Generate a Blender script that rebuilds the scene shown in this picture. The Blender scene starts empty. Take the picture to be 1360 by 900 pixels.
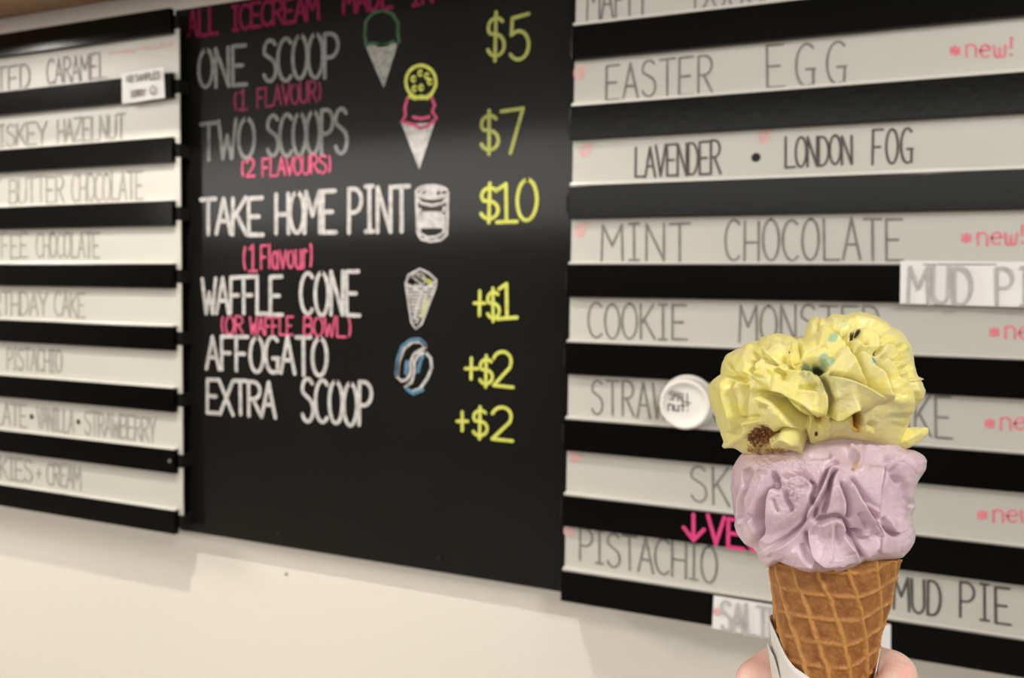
import bpy, math, random
import numpy as np
from mathutils import Vector, Matrix
random.seed(7); rng = np.random.default_rng(7)
sc = bpy.context.scene
PI = math.pi

# ------------------------------------------------------------------ camera
FPX = 1044.76; YAW = 0.3782859; PIT = 0.0580469; ROL = 0.0156411
CAM = np.array([0.0, -1.5, 1.5])
cy_, sy_, cp_, sp_ = math.cos(YAW), math.sin(YAW), math.cos(PIT), math.sin(PIT)
FW = np.array([-sy_*cp_, cy_*cp_, -sp_]); R0 = np.array([cy_, sy_, 0.0]); U0 = np.cross(R0, FW)
RT = R0*math.cos(ROL) + U0*math.sin(ROL); UP = -R0*math.sin(ROL) + U0*math.cos(ROL)
cd = bpy.data.cameras.new('camera'); cam = bpy.data.objects.new('camera', cd); sc.collection.objects.link(cam)
M = Matrix.Identity(4)
for i in range(3):
    M[i][0] = RT[i]; M[i][1] = UP[i]; M[i][2] = -FW[i]; M[i][3] = CAM[i]
cam.matrix_world = M
cd.sensor_width = 36; cd.lens = 36*FPX/1360; cd.clip_start = .02
cd.dof.use_dof = True; cd.dof.focus_distance = 0.345; cd.dof.aperture_fstop = cd.lens/1000/0.0021; cd.dof.aperture_blades = 0
sc.camera = cam

# ------------------------------------------------------------------ world, lights, exposure
w = bpy.data.worlds.new('world'); sc.world = w; w.use_nodes = True
w.node_tree.nodes['Background'].inputs[0].default_value = (1, .95, .88, 1)
w.node_tree.nodes['Background'].inputs[1].default_value = 0.25
def light(name, kind, loc, target, energy, col, size=.1, spot=None, blend=.5, sizey=None):
    l = bpy.data.lights.new(name, kind); o = bpy.data.objects.new(name, l); sc.collection.objects.link(o)
    o.location = loc; d = Vector(target) - Vector(loc); o.rotation_euler = d.to_track_quat('-Z', 'Y').to_euler()
    l.energy = energy; l.color = col
    if kind == 'AREA':
        l.size = size
        if sizey: l.shape = 'RECTANGLE'; l.size_y = sizey
    else: l.shadow_soft_size = size
    if kind == 'SPOT': l.spot_size = spot; l.spot_blend = blend
    return o
light('ceiling_spot_left', 'SPOT', (-1.0, -1.02, 2.98), (-1.75, 0, .7), 105, (1, .90, .80), .022, 1.75, .9)
light('ceiling_spot_right', 'SPOT', (.30, -1.02, 2.98), (.2, 0, 1.0), 7, (1, .90, .80), .022, 2.4, .8)
light('rear_light_band', 'AREA', (-2.3, -5.1, 2.50), (-2.3, 0, 2.46), 80, (1, .98, .94), 8.6, sizey=.80)  # unseen light band set up to give the boards' glare, no window built
light('fill_panel_right', 'AREA', (1.5, -2.4, 3.02), (.1, -1.1, 1.3), 41, (1, .97, .93), .8, sizey=.5)  # added fill light to brighten the ice cream, kept out of board reflections
light('fill_panel_left', 'AREA', (-4.2, -1.5, 3.02), (-1.7, 0, 1.2), 75, (1, .95, .88), .9, sizey=.5)  # added fill light to lift the left board, no fixture there
sc.view_settings.view_transform = 'Standard'; sc.view_settings.look = 'None'
sc.view_settings.gamma = 1; sc.view_settings.use_curve_mapping = False
sc.view_settings.exposure = 0.34

# ------------------------------------------------------------------ helpers
def ray(px, py): return FW + RT*((px-680)/FPX) + UP*((450-py)/FPX)
def U(px, py, Y):                      # photo measurement -> point on the plane y = Y
    r = ray(px, py); return CAM + r*((Y-CAM[1])/r[1])
def srgb(r, g, b):
    f = lambda c: ((c/255+.055)/1.055)**2.4 if c > 10 else c/255/12.92
    return (f(r), f(g), f(b), 1)
def mat(name, col, rough=.6, spec=.5, bump=0, bscale=200, mottle=0, mscale=8, col2=None, coat=0, aniso=None):
    m = bpy.data.materials.new(name); m.use_nodes = True; nt = m.node_tree; b = nt.nodes['Principled BSDF']
    b.inputs['Base Color'].default_value = col; b.inputs['Roughness'].default_value = rough
    b.inputs['Specular IOR Level'].default_value = spec; b.inputs['Coat Weight'].default_value = coat
    tc = nt.nodes.new('ShaderNodeTexCoord')
    if mottle or col2:
        mp = nt.nodes.new('ShaderNodeMapping'); nt.links.new(tc.outputs['Object'], mp.inputs[0])
        if aniso: mp.inputs['Scale'].default_value = aniso
        n = nt.nodes.new('ShaderNodeTexNoise'); n.inputs['Scale'].default_value = mscale; n.inputs['Detail'].default_value = 6
        nt.links.new(mp.outputs[0], n.inputs['Vector'])
        r = nt.nodes.new('ShaderNodeValToRGB'); r.color_ramp.elements[0].position = .3; r.color_ramp.elements[1].position = .7
        c2 = col2 or tuple(c*(1-mottle) for c in col[:3])+(1,)
        r.color_ramp.elements[0].color = c2; r.color_ramp.elements[1].color = col
        nt.links.new(n.outputs[0], r.inputs[0]); nt.links.new(r.outputs[0], b.inputs['Base Color'])
    if bump:
        n = nt.nodes.new('ShaderNodeTexNoise'); n.inputs['Scale'].default_value = bscale; n.inputs['Detail'].default_value = 4
        nt.links.new(tc.outputs['Object'], n.inputs['Vector'])
        bp = nt.nodes.new('ShaderNodeBump'); bp.inputs['Strength'].default_value = bump; bp.inputs['Distance'].default_value = .002
        nt.links.new(n.outputs[0], bp.inputs['Height']); nt.links.new(bp.outputs[0], b.inputs['Normal'])
    return m
WORLDLOC = {}
def tag(o, label=None, cat=None, group=None, kind=None):
    if label: o['label'] = label
    if cat: o['category'] = cat
    if group: o['group'] = group
    if kind: o['kind'] = kind
    return o
def empty(name, loc, label, cat, group=None):
    o = bpy.data.objects.new(name, None); sc.collection.objects.link(o); o.location = loc
    o.empty_display_size = .05; WORLDLOC[o.name] = np.array(loc, float)
    return tag(o, label, cat, group)
def mesh(name, V, F, m, parent=None, smooth=False, origin=None):
    V = np.asarray(V, float)
    if parent is not None: org = WORLDLOC[parent.name]
    else: org = np.array(origin if origin is not None else [(V[:, 0].min()+V[:, 0].max())/2, (V[:, 1].min()+V[:, 1].max())/2, V[:, 2].min()])
    me = bpy.data.meshes.new(name); me.from_pydata((V-org).tolist(), [], F if isinstance(F, list) else F.tolist()); me.update()
    if smooth: me.polygons.foreach_set('use_smooth', [True]*len(me.polygons))
    for mm in (m if isinstance(m, (list, tuple)) else [m]): me.materials.append(mm)
    o = bpy.data.objects.new(name, me); sc.collection.objects.link(o)
    if parent is not None: o.parent = parent; WORLDLOC[o.name] = org
    else: o.location = org; WORLDLOC[o.name] = org
    return o
def boxgeo(x0, x1, y0, y1, z0, z1, b=0):
    """box with chamfered edges (b)"""
    if b <= 0:
        V = [(x, y, z) for x in (x0, x1) for y in (y0, y1) for z in (z0, z1)]
        return V, [(0, 1, 3, 2), (4, 6, 7, 5), (0, 4, 5, 1), (2, 3, 7, 6), (0, 2, 6, 4), (1, 5, 7, 3)]
    import bmesh
    bm = bmesh.new(); vs = {}
    V0, F0 = boxgeo(x0, x1, y0, y1, z0, z1); bv = [bm.verts.new(v) for v in V0]
    for f in F0: bm.faces.new([bv[i] for i in f])
    bmesh.ops.bevel(bm, geom=list(bm.edges), offset=b, segments=2, affect='EDGES', profile=.5)
    bm.verts.index_update()
    V = [tuple(v.co) for v in bm.verts]; F = [tuple(v.index for v in f.verts) for f in bm.faces]; bm.free()
    return V, F
def box(name, x0, x1, y0, y1, z0, z1, m, parent=None, b=0):
    V, F = boxgeo(x0, x1, y0, y1, z0, z1, b); return mesh(name, V, F, m, parent)

# ------------------------------------------------------------------ marker lettering: a stroke font
def arc(cx, cy, rx, ry, a0, a1, n=14):
    return [(cx+rx*math.cos(math.radians(a0+(a1-a0)*i/n)), cy+ry*math.sin(math.radians(a0+(a1-a0)*i/n))) for i in range(n+1)]
G = {
 'A': [[(0, 0), (.5, 1)], [(.5, 1), (1, 0)], [(.2, .36), (.8, .36)]],
 'B': [[(.05, 0), (.05, 1)], [(.05, 1), (.5, 1)]+arc(.5, .76, .4, .24, 90, -90)+[(.05, .52)], [(.05, .52), (.5, .52)]+arc(.5, .26, .5, .26, 90, -90)+[(.05, 0)]],
 'C': [arc(.58, .5, .56, .5, 52, 308, 22)],
 'D': [[(.05, 0), (.05, 1)], [(.05, 1), (.3, 1)]+arc(.35, .5, .6, .5, 85, -85, 18)+[(.05, 0)]],
 'E': [[(.95, 1), (.08, 1)], [(.08, 1), (.08, 0)], [(.08, 0), (1, 0)], [(.08, .5), (.75, .5)]],
 'F': [[(.95, 1), (.08, 1)], [(.08, 1), (.08, 0)], [(.08, .5), (.72, .5)]],
 'G': [arc(.56, .5, .54, .5, 52, 290, 22), [(.55, .4), (1, .4)], [(.92, .4), (.9, .02)]],
 'H': [[(.05, 0), (.05, 1)], [(.95, 0), (.95, 1)], [(.05, .48), (.95, .48)]],
 'I': [[(.5, 0), (.5, 1)], [(.15, 1), (.85, 1)], [(.15, 0), (.85, 0)]],
 'J': [[(.8, 1), (.8, .25)]+arc(.45, .25, .35, .25, 0, -170)],
 'K': [[(.08, 0), (.08, 1)], [(.92, 1), (.08, .42)], [(.3, .56), (1, 0)]],
 'L': [[(.1, 1), (.1, 0)], [(.1, 0), (1, 0)]],
 'M': [[(0, 0), (.06, 1)], [(.06, 1), (.5, .42)], [(.5, .42), (.94, 1)], [(.94, 1), (1, 0)]],
 'N': [[(.06, 0), (.06, 1)], [(.06, 1), (.94, 0)], [(.94, 0), (.94, 1)]],
 'O': [arc(.5, .5, .5, .5, 90, 450, 26)],
 'P': [[(.08, 0), (.08, 1)], [(.08, 1), (.4, 1)]+arc(.42, .73, .53, .27, 90, -90)+[(.08, .46)]],
 'R': [[(.08, 0), (.08, 1)], [(.08, 1), (.4, 1)]+arc(.42, .75, .5, .25, 90, -90)+[(.08, .5)], [(.4, .5), (1, 0)]],
 'S': [arc(.52, .76, .42, .24, 35, 200, 12)+arc(.5, .27, .44, .27, 62, -155, 16)],
 'T': [[(0, 1), (1, 1)], [(.5, 1), (.52, 0)]],
 'U': [[(.06, 1), (.06, .3)]+arc(.5, .3, .44, .3, 180, 360)+[(.94, 1)]],
 'V': [[(0, 1), (.5, 0)], [(.5, 0), (1, 1)]],
 'W': [[(0, 1), (.25, 0)], [(.25, 0), (.5, .6)], [(.5, .6), (.75, 0)], [(.75, 0), (1, 1)]],
 'X': [[(0, 1), (1, 0)], [(1, 1), (0, 0)]],
 'Y': [[(0, 1), (.5, .48)], [(1, 1), (.5, .48)], [(.5, .48), (.5, 0)]],
 'Z': [[(0, 1), (1, 1)], [(1, 1), (0, 0)], [(0, 0), (1, 0)]],
 '0': [arc(.5, .5, .5, .5, 90, 450, 26)],
 '1': [[(.1, .86), (.5, 1)], [(.5, 1), (.5, 0)], [(.02, 0), (1, 0)]],
 '2': [arc(.48, .72, .44, .28, 160, -10, 14)+[(.86, .55), (.06, .02)], [(.06, .02), (1, 0)]],
 '5': [[(.95, 1), (.12, .94)], [(.12, .94), (.08, .56)], [(.08, .56), (.3, .62)]+arc(.45, .32, .52, .32, 95, -140, 18)],
 '7': [[(0, .96), (.98, 1)], [(.98, 1), (.4, 0)]],
 '$': [arc(.52, .68, .42, .2, 40, 215, 12)+arc(.5, .32, .45, .22, 80, -155, 16), [(.5, 1), (.48, 0)]],
 '+': [[(0, .5), (1, .5)], [(.5, 0), (.5, 1)]],
 '(': [arc(1.0, .5, .7, .55, 130, 230)], ')': [arc(0, .5, .7, .55, 50, -50)],
 '*': [[(.1, .3), (.9, .8)], [(.1, .8), (.9, .3)], [(.5, .2), (.5, .95)], [(.05, .55), (.95, .55)]],
 '!': [[(.5, 1.25), (.5, .6)], [(.5, .15), (.5, .1)]],
 '&': [[(.2, .5), (.9, .5)], [(.5, .15), (.55, .85)]],
 '^': [arc(.5, .5, .45, .3, 0, 360, 14), [(.5, .1), (.5, .9)]],
 'n': [[(.1, 0), (.1, .75)], [(.1, .5)]+arc(.5, .5, .4, .28, 150, 0)+[(.9, 0)]],
 'e': [[(.1, .42), (.9, .45)]+arc(.5, .4, .42, .38, 10, 310, 18)],
 'w': [[(.02, .75), (.1, .2)]+arc(.3, .2, .2, .2, 180, 360, 8)+[(.5, .6)], [(.5, .6), (.5, .2)]+arc(.72, .2, .2, .2, 180, 360, 8)+[(.98, .75)]],
 'l': [[(.5, 1), (.5, 0)]],
 'a': [arc(.45, .36, .4, .36, 30, 390, 18), [(.88, .72), (.9, 0)]],
 'v': [[(.05, .72), (.5, 0)], [(.5, 0), (.95, .72)]],
 'o': [arc(.5, .37, .44, .36, 90, 450, 18)],
 'u': [[(.1, .72), (.1, .25)]+arc(.48, .25, .38, .25, 180, 360)+[(.88, .72)], [(.88, .72), (.9, 0)]],
 'r': [[(.15, 0), (.15, .72)], [(.15, .45)]+arc(.55, .45, .4, .27, 160, 50, 8)],
 't': [[(.5, 1), (.5, 0)], [(.15, .7), (.9, .7)]],
 'm': [[(.05, 0), (.05, .7)], [(.05, .5)]+arc(.27, .5, .22, .2, 170, 0, 8)+[(.5, 0)], [(.5, .5)]+arc(.72, .5, .22, .2, 170, 0, 8)+[(.95, 0)]],
}
ADV = {'I': .72, ' ': .5, '(': .5, ')': .5, '1': .8, 'l': .45, 'r': .75, '!': .5, 'M': 1.12, 'W': 1.12}
def ribbon(V, F, pts, wd, n):
    """flat stroke with round ends; pts: (k,3) on a plane with unit normal n"""
    P = [np.asarray(p, float) for p in pts]
    Q = [P[0]]
    for p in P[1:]:
        if np.linalg.norm(p-Q[-1]) > wd*.12: Q.append(p)
    if len(Q) < 2: Q = [P[0], P[0]+np.array([wd*.1, 0, 0])]
    h = wd/2; k = len(Q); base = len(V)
    T = []
    for i in range(k):
        t = (Q[min(i+1, k-1)]-Q[max(i-1, 0)]); T.append(t/np.linalg.norm(t))
    for i in range(k):
        s = np.cross(n, T[i]); s /= np.linalg.norm(s)
        V.append(Q[i]+s*h); V.append(Q[i]-s*h)
    for i in range(k-1): F.append((base+2*i, base+2*i+1, base+2*i+3, base+2*i+2))
    for i, sg in ((0, -1), (k-1, 1)):
        s = np.cross(n, T[i]); s /= np.linalg.norm(s); t = T[i]*sg
        b2 = len(V); m_ = 6
        for j in range(m_+1):
            a = PI*j/m_; V.append(Q[i]+s*h*math.cos(a)+t*h*math.sin(a))
        F.append(tuple(range(b2, b2+m_+1)))
NY = np.array([0, -1.0, 0])
def strokes_px(name, parent, strokes, wpx, m, Y):
    """strokes given as measured polylines, drawn on the plane y = Y"""
    V, F = [], []
    for q, s in enumerate(strokes):
        P = [U(x, y, Y-.00007*(q % 5)) for x, y in s]
        c = P[len(P)//2]; dist = np.dot(c-CAM, FW)
        ribbon(V, F, P, wpx*dist/FPX, NY)
    return mesh(name, V, F, m, parent)
def lettering(parent, text, quad, wpx, m, Y, gap=.16, wob=.012, name='lettering'):
    """quad = top-left, top-right, bottom-left, bottom-right of the word, measured on the photograph"""
    tl, tr, bl, br = [U(x, y, Y) for x, y in quad]
    adv = [ADV.get(c, 1.0) for c in text]; tot = sum(adv)+gap*(len(text)-1); x = 0; S = []
    for c, a in zip(text, adv):
        if c in G:
            r = random.uniform(-1, 1)*wob*3; dy = random.uniform(-1, 1)*wob*2; sh = random.uniform(-1, 1)*.04
            for st in G[c]:
                pts = []
                for i, (gx, gy) in enumerate(st):
                    u = (x+(gx+sh*(gy-.5)+(random.uniform(-wob, wob) if len(st) < 4 else 0))*a)/tot; v = gy*(1+r*.5)+dy
                    pts.append((tl*(1-u)+tr*u)*v+(bl*(1-u)+br*u)*(1-v))
                S.append(pts)
        x += a+gap
    V, F = [], []
    dist = np.dot((tl+br)/2-CAM, FW)
    for q, P in enumerate(S): ribbon(V, F, [p+NY*.00007*(q % 7) for p in P], wpx*dist/FPX, NY)
    return mesh(name, V, F, m, parent)
def Q4(x0, x1, t0, t1, b0, b1): return [(x0, t0), (x1, t1), (x0, b0), (x1, b1)]
def dot_px(name, parent, cx, cy, r, m, Y):
    c = U(cx, cy, Y); rr = r*np.dot(c-CAM, FW)/FPX
    V = [c+np.array([math.cos(a), 0, math.sin(a)])*rr for a in np.linspace(0, 2*PI, 20, endpoint=False)]
    return mesh(name, V, [tuple(range(20))], m, parent)

# ------------------------------------------------------------------ materials
M_wall = mat('wall_paint', (.80, .76, .69, 1), .62, .3, bump=.08, bscale=160, mottle=.03, mscale=2)
M_soffit = mat('soffit_wood', srgb(196, 160, 122), .5, .4, col2=srgb(172, 136, 100), mscale=6, aniso=(1, 12, 12))
M_floor = mat('floor_tile', srgb(190, 184, 172), .4, .4, mottle=.1)
M_ceil = mat('ceiling_paint', (.5, .48, .45, 1), .9, .2, mottle=.03)
M_room = mat('room_paint', (.55, .53, .50, 1), .8, .3, mottle=.05)
M_black = mat('black_satin_paint', (.0022, .0022, .0020, 1), .14, .12, bump=.05, bscale=90, mottle=.25, mscale=5)
M_rail = mat('black_rail', (.006, .006, .006, 1), .6, .3)
M_chalk = mat('chalkboard_film', (.0105, .0102, .0092, 1), .13, .20, bump=.03, bscale=10, col2=(.0075, .0075, .0068, 1), mscale=3)
M_strip = mat('white_strip_plastic', (.56, .555, .50, 1), .35, .45, mottle=.04, mscale=6)
M_lip = mat('clear_plastic_lip', (.66, .65, .60, 1), .22, .6)
M_edge = mat('grey_channel_edge', (.20, .19, .17, 1), .3, .5)
M_paper = mat('white_note_paper', (.86, .85, .84, 1), .55, .3, bump=.25, bscale=30)
M_ink = mat('grey_dry_erase_ink', (.17, .17, .15, 1), .6, .3, col2=(.27, .265, .24, 1), mscale=60)
M_inkd = mat('dark_dry_erase_ink', (.055, .055, .05, 1), .6, .3, col2=(.11, .11, .10, 1), mscale=60)
M_inkL = mat('thin_grey_ink', (.27, .265, .235, 1), .6, .3, col2=(.40, .39, .35, 1), mscale=50)
M_inkN = mat('pale_note_ink', (.42, .41, .40, 1), .6, .3, col2=(.55, .54, .53, 1), mscale=60)
M_blk = mat('black_ink', (.012, .012, .012, 1), .6, .3)
M_pinkS = mat('pink_ink_faint', (.78, .36, .36, 1), .6, .3, col2=(.76, .50, .47, 1), mscale=60)
M_pinkN = mat('pink_ink', (.80, .16, .22, 1), .6, .3, col2=(.82, .30, .34, 1), mscale=70)
def chalk(name, c, thin=.55, scale=70):
    c2 = tuple(v*thin for v in c[:3])+(1,); return mat(name, c, .75, .2, col2=c2, mscale=scale)
M_cw = chalk('white_chalk', (.62, .61, .60, 1)); M_cwf = chalk('shaded_white_chalk', (.25, .25, .245, 1))  # second white is darkened: shade on the upper lines painted into the chalk
M_cp = chalk('pink_chalk', (.72, .12, .24, 1)); M_cpf = chalk('shaded_pink_chalk', (.27, .030, .085, 1))  # second pink likewise carries the upper lines' shade in its colour
M_cph = chalk('magenta_chalk', (.25, .012, .075, 1)); M_pinkslat = chalk('bright_pink_chalk', (.85, .07, .27, 1), .8)  # heading magenta is darkened too, for the shade at the board top
M_cy = chalk('yellow_chalk', (.68, .72, .14, 1), .75); M_cyf = chalk('shaded_yellow_chalk', (.40, .43, .12, 1), .75)  # second yellow has the shade over the upper prices painted in
M_cg = chalk('green_chalk', (.06, .14, .07, 1)); M_cb = chalk('blue_chalk', (.12, .28, .42, 1)); M_cg2 = chalk('pale_scribble_chalk', (.42, .42, .39, 1), .5, 110)

# ------------------------------------------------------------------ the setting
struct = lambda o: tag(o, kind='structure')
XL, XR, YB, ZC = -6.8, 3.6, -5.25, 3.1
struct(box('wall_back', XL, XR, 0, .12, 0, ZC, M_wall))
struct(box('wall_front', XL, XR, YB-.12, YB, 0, ZC, M_room))
struct(box('wall_left', XL-.12, XL, YB, 0, 0, ZC, M_room))
struct(box('wall_right', XR, XR+.12, YB, 0, 0, ZC, M_room))
struct(box('floor', XL, XR, YB, 0, -.1, 0, M_floor))
struct(box('ceiling', XL, XR, YB, 0, ZC, ZC+.1, M_ceil))
zs = U(0, 28, 0)[2]
zs2 = U(140, 0, 0)[2]
ZS = (zs+zs2)/2
struct(box('trim_1', XL, XR, -.37, 0, ZS, ZS+.22, M_soffit, b=.004))
# a small dark nail hole in the wall below the blackboard
c = U(380, 762, -.001); 
V = [c+np.array([math.cos(a)*.004, 0, math.sin(a)*.004]) for a in np.linspace(0, 2*PI, 12, endpoint=False)]+[c+np.array([0, -.003, 0])]
tag(mesh('wall_pin', V, [(i, (i+1) % 12, 12) for i in range(12)], M_edge), 'tiny grey pin head in the white wall below the blackboard', 'pin')

# ------------------------------------------------------------------ blackboard
Yb = -.030
bx0 = U(236, 400, Yb)[0]; bx1 = U(765, 400, Yb)[0]-.002
bz0 = (U(243, 706, Yb)[2]+U(743, 784, Yb)[2])/2; bz1 = (U(236, 13, Yb)[2]+U(320, 0, Yb)[2])/2
bb = empty('blackboard', ((bx0+bx1)/2, -.015, bz0), 'large black chalkboard price menu on the wall between the two striped flavour boards', 'blackboard')
box('board_panel', bx0, bx1, Yb, -.001, bz0, bz1, M_chalk, bb, b=.002)
for (x, y) in ((370, 709), (583, 741)):
    p = U(x, y, Yb-.0005); V = []; F = []
    for k, (r, d) in enumerate(((.006, 0), (.005, -.002), (.001, -.0028))):
        V += [p+np.array([math.cos(a)*r, d, math.sin(a)*r]) for a in np.linspace(0, 2*PI, 12, endpoint=False)]
    for k in range(2): F += [(12*k+i, 12*k+(i+1) % 12, 12*k+12+(i+1) % 12, 12*k+12+i) for i in range(12)]
    F.append(tuple(range(24, 36))); mesh('screw', V, F, M_rail, bb)
Yt = Yb-.0008
def B(text, x0, x1, t0, t1, b0, b1, m, wp=5, **k): return lettering(bb, text, Q4(x0, x1, t0, t1, b0, b1), wp, m, Yt, **k)
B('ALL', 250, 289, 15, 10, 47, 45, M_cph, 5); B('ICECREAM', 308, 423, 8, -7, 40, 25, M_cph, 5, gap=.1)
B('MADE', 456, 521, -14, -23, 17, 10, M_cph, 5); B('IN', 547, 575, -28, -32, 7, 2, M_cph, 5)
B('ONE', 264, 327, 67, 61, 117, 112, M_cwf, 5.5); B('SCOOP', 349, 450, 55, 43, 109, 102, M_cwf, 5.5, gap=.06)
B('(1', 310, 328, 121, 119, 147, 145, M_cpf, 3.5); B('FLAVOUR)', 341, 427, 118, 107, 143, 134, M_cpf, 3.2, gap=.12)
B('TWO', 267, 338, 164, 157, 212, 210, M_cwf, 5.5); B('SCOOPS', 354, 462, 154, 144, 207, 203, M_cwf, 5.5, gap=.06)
B('(2', 320, 338, 213, 211, 236, 234, M_cp, 3.5); B('FLAVOURS)', 348, 440, 211, 205, 234, 229, M_cp, 3, gap=.12)
B('TAKE', 267, 349, 266, 261, 311, 311, M_cw, 6, gap=.06); B('HOME', 366, 446, 258, 253, 310, 309, M_cw, 6, gap=.08); B('PINT', 462, 543, 250, 246, 308, 306, M_cw, 6)
B('(1', 322, 341, 326, 325, 360, 359, M_cp, 3.6); B('Flavour)', 346, 415, 326, 322, 356, 356, M_cp, 3.4, gap=.2)
B('WAFFLE', 269, 375, 371, 366, 416, 418, M_cw, 5.5, gap=.06); B('CONE', 399, 477, 363, 361, 417, 420, M_cw, 5.5)
B('(OR', 293, 323, 420, 420, 443, 443, M_cp, 3, gap=.12); B('WAFFLE', 332, 389, 421, 421, 443, 445, M_cp, 3, gap=.14); B('BOWL)', 403, 467, 421, 421, 445, 448, M_cp, 3.1)
B('AFFOGATO', 274, 434, 447, 448, 489, 499, M_cw, 5.5, gap=.14)
B('EXTRA', 274, 366, 505, 507, 548, 554, M_cw, 5.5, gap=.05); B('SCOOP', 400, 494, 504, 509, 560, 565, M_cw, 5.5, gap=.1)
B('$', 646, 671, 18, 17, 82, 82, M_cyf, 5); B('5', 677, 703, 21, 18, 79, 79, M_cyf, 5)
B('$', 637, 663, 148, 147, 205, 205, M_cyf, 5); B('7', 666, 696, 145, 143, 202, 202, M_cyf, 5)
B('$', 637, 663, 243, 243, 295, 295, M_cy, 5); B('1', 659, 686, 243, 242, 294, 293, M_cy, 5); B('0', 687, 713, 240, 239, 294, 292, M_cy, 5)
B('+', 630, 644, 386, 386, 418, 418, M_cy, 4.5); B('$', 646, 664, 382, 381, 426, 426, M_cy, 4.5); B('1', 660, 686, 377, 376, 423, 421, M_cy, 5)
B('+', 618, 634, 475, 475, 503, 503, M_cy, 4.5); B('$', 636, 655, 471, 471, 513, 513, M_cy, 4.5); B('2', 654, 681, 468, 467, 513, 515, M_cy, 4.5)
B('+', 607, 621, 547, 547, 571, 571, M_cy, 4.5); B('$', 627, 648, 539, 539, 582, 582, M_cy, 4.5); B('2', 652, 681, 540, 539, 583, 585, M_cy, 4.5)
# little drawings beside the prices, one marker colour each
def D(strokes, wp, m, s=3.914, ox=470, oy=0): return strokes_px('drawing', bb, [[(ox+x/s, oy+y/s) for x, y in st] for st in strokes], wp, m, Yt-.0002)
def scribble(tri, n):
    (ax, ay), (bx_, by_), (cx, cy) = tri; out = []
    for i in range(n):
        t = i/n; l = (ax+(cx-ax)*t, ay+(cy-ay)*t); r = (bx_+(cx-bx_)*t, by_+(cy-by_)*t)
        out += [l, r] if i % 2 else [r, l]
    return out
D([[(64, 240), (56, 180), (62, 110), (100, 68), (150, 52), (200, 72), (230, 120), (228, 180), (236, 215), (218, 232)], [(70, 232), (100, 225), (140, 238), (180, 228), (205, 215)]], 4.5, M_cg)
D([[(66, 238), (155, 450), (225, 222)], scribble([(72, 245), (218, 232), (155, 445)], 15)], 3.2, M_cg2)
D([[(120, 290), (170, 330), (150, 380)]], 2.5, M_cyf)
D([arc(348, 425, 78, 85, 100, 460, 26), [(290, 500), (320, 512), (350, 500), (380, 512), (405, 490)]], 4.5, M_cy)
D([arc(x, y, 10, 14, 0, 360, 8) for x, y in ((310, 410), (345, 380), (380, 395), (395, 425), (350, 455), (315, 460))], 3, M_cy)
D([[(278, 512), (265, 560), (268, 600), (248, 635), (275, 640)], [(405, 510), (420, 545), (408, 580), (430, 615), (410, 630)], [(310, 608), (350, 618), (390, 608)], [(270, 638), (320, 650), (345, 668), (380, 655), (415, 630)]], 4.5, M_cp)
D([[(256, 645), (340, 872), (412, 640)], scribble([(262, 650), (405, 645), (340, 865)], 16)], 3.6, M_cw)
T = dict(s=5.037, ox=500, oy=230)
D([arc(370, 125, 105, 42, 0, 360, 26), arc(370, 130, 78, 26, 0, 360, 20), arc(372, 135, 40, 12, 0, 360, 12), [(265, 130), (268, 180), (272, 300), (275, 400), (300, 440), (360, 455), (430, 445), (470, 410), (475, 300), (475, 200), (478, 130)],
   [(270, 165), (300, 200), (370, 215), (440, 200), (475, 165)], [(290, 240), (290, 400), (340, 430), (400, 425), (450, 395), (452, 230)]], 4, M_cw, **T)
D([[(300, y), (445, y)] for y in (268, 290, 312, 334, 355)], 5, M_cw, **T)
D([[(195, 735), (215, 680), (290, 640), (345, 665), (400, 715), (395, 760), (300, 1010), (262, 1040), (235, 1000), (195, 740)], [(200, 740), (300, 790), (400, 720)], [(300, 790), (255, 960)], scribble([(205, 760), (390, 760), (262, 1020)], 11)], 3, M_cw, **T)
D([arc(280, 710, 50, 40, 200, 480, 12), [(250, 700), (300, 740)], [(270, 680), (330, 720)]], 2.5, M_cg2, **T)
D([[(310, 700), (380, 730), (320, 720), (370, 750)], [(330, 820), (300, 920), (350, 840), (300, 960)]], 3, M_cy, **T)
T = dict(s=4.09, ox=500, oy=400)
D([[(262, 232), (235, 208), (190, 208), (140, 245), (115, 320), (108, 400)], [(165, 330), (160, 390)], [(225, 380), (240, 320), (250, 300)], [(165, 475), (200, 500), (250, 480)]], 5, M_cb, **T)
D([[(265, 245), (240, 220), (195, 220), (150, 255), (120, 330), (112, 410), (135, 432), (165, 425), (185, 390), (185, 330), (205, 285), (265, 250)],
   [(265, 275), (295, 310), (300, 360), (275, 420), (235, 475), (190, 490), (155, 465), (190, 440), (205, 390), (205, 330), (230, 290), (265, 275)]], 4, M_cw, **T)

# ------------------------------------------------------------------ striped flavour boards
YF = -.080; YS = -.066; Ytx = YS-.0006
def board(x0, x1, ztop, pitch, h, label, side, nslat=9):
    root = empty('menu_board', ((x0+x1)/2, -.04, ztop-(nslat-1)*pitch-h), label, 'menu board')
    box('backing_panel', x0+(.004 if side == 'L' else .03), (bx0-.003 if side == 'L' else x1-.004), -.018, -.0005, ztop-(nslat-1)*pitch-h*.8, ztop-h*.25, M_strip, root)
    for k in range(nslat):
        zt = ztop-k*pitch
        box('slat', x0, x1, YF, YF+.013, zt-h, zt, M_black, root, b=.0012)
        ext = .0095 if side == 'L' else 0
        ext2 = .008 if side == 'R' else 0
        zc = zt-h/2
        box('rail', x0-ext2, x1+ext, YF+.0135, -.0315 if side == 'L' else -.0185, zc-h*.27, zc+h*.27, M_rail, root)
    return root
def sign(x0, x1, zb, zt, words, lip=True, vx=None):
    """white strip held in the gap between two slats; zb/zt are the visible edges"""
    root = empty('flavour_sign', ((x0+x1)/2, YS+.003, zb), words, 'sign')
    return root
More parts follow.
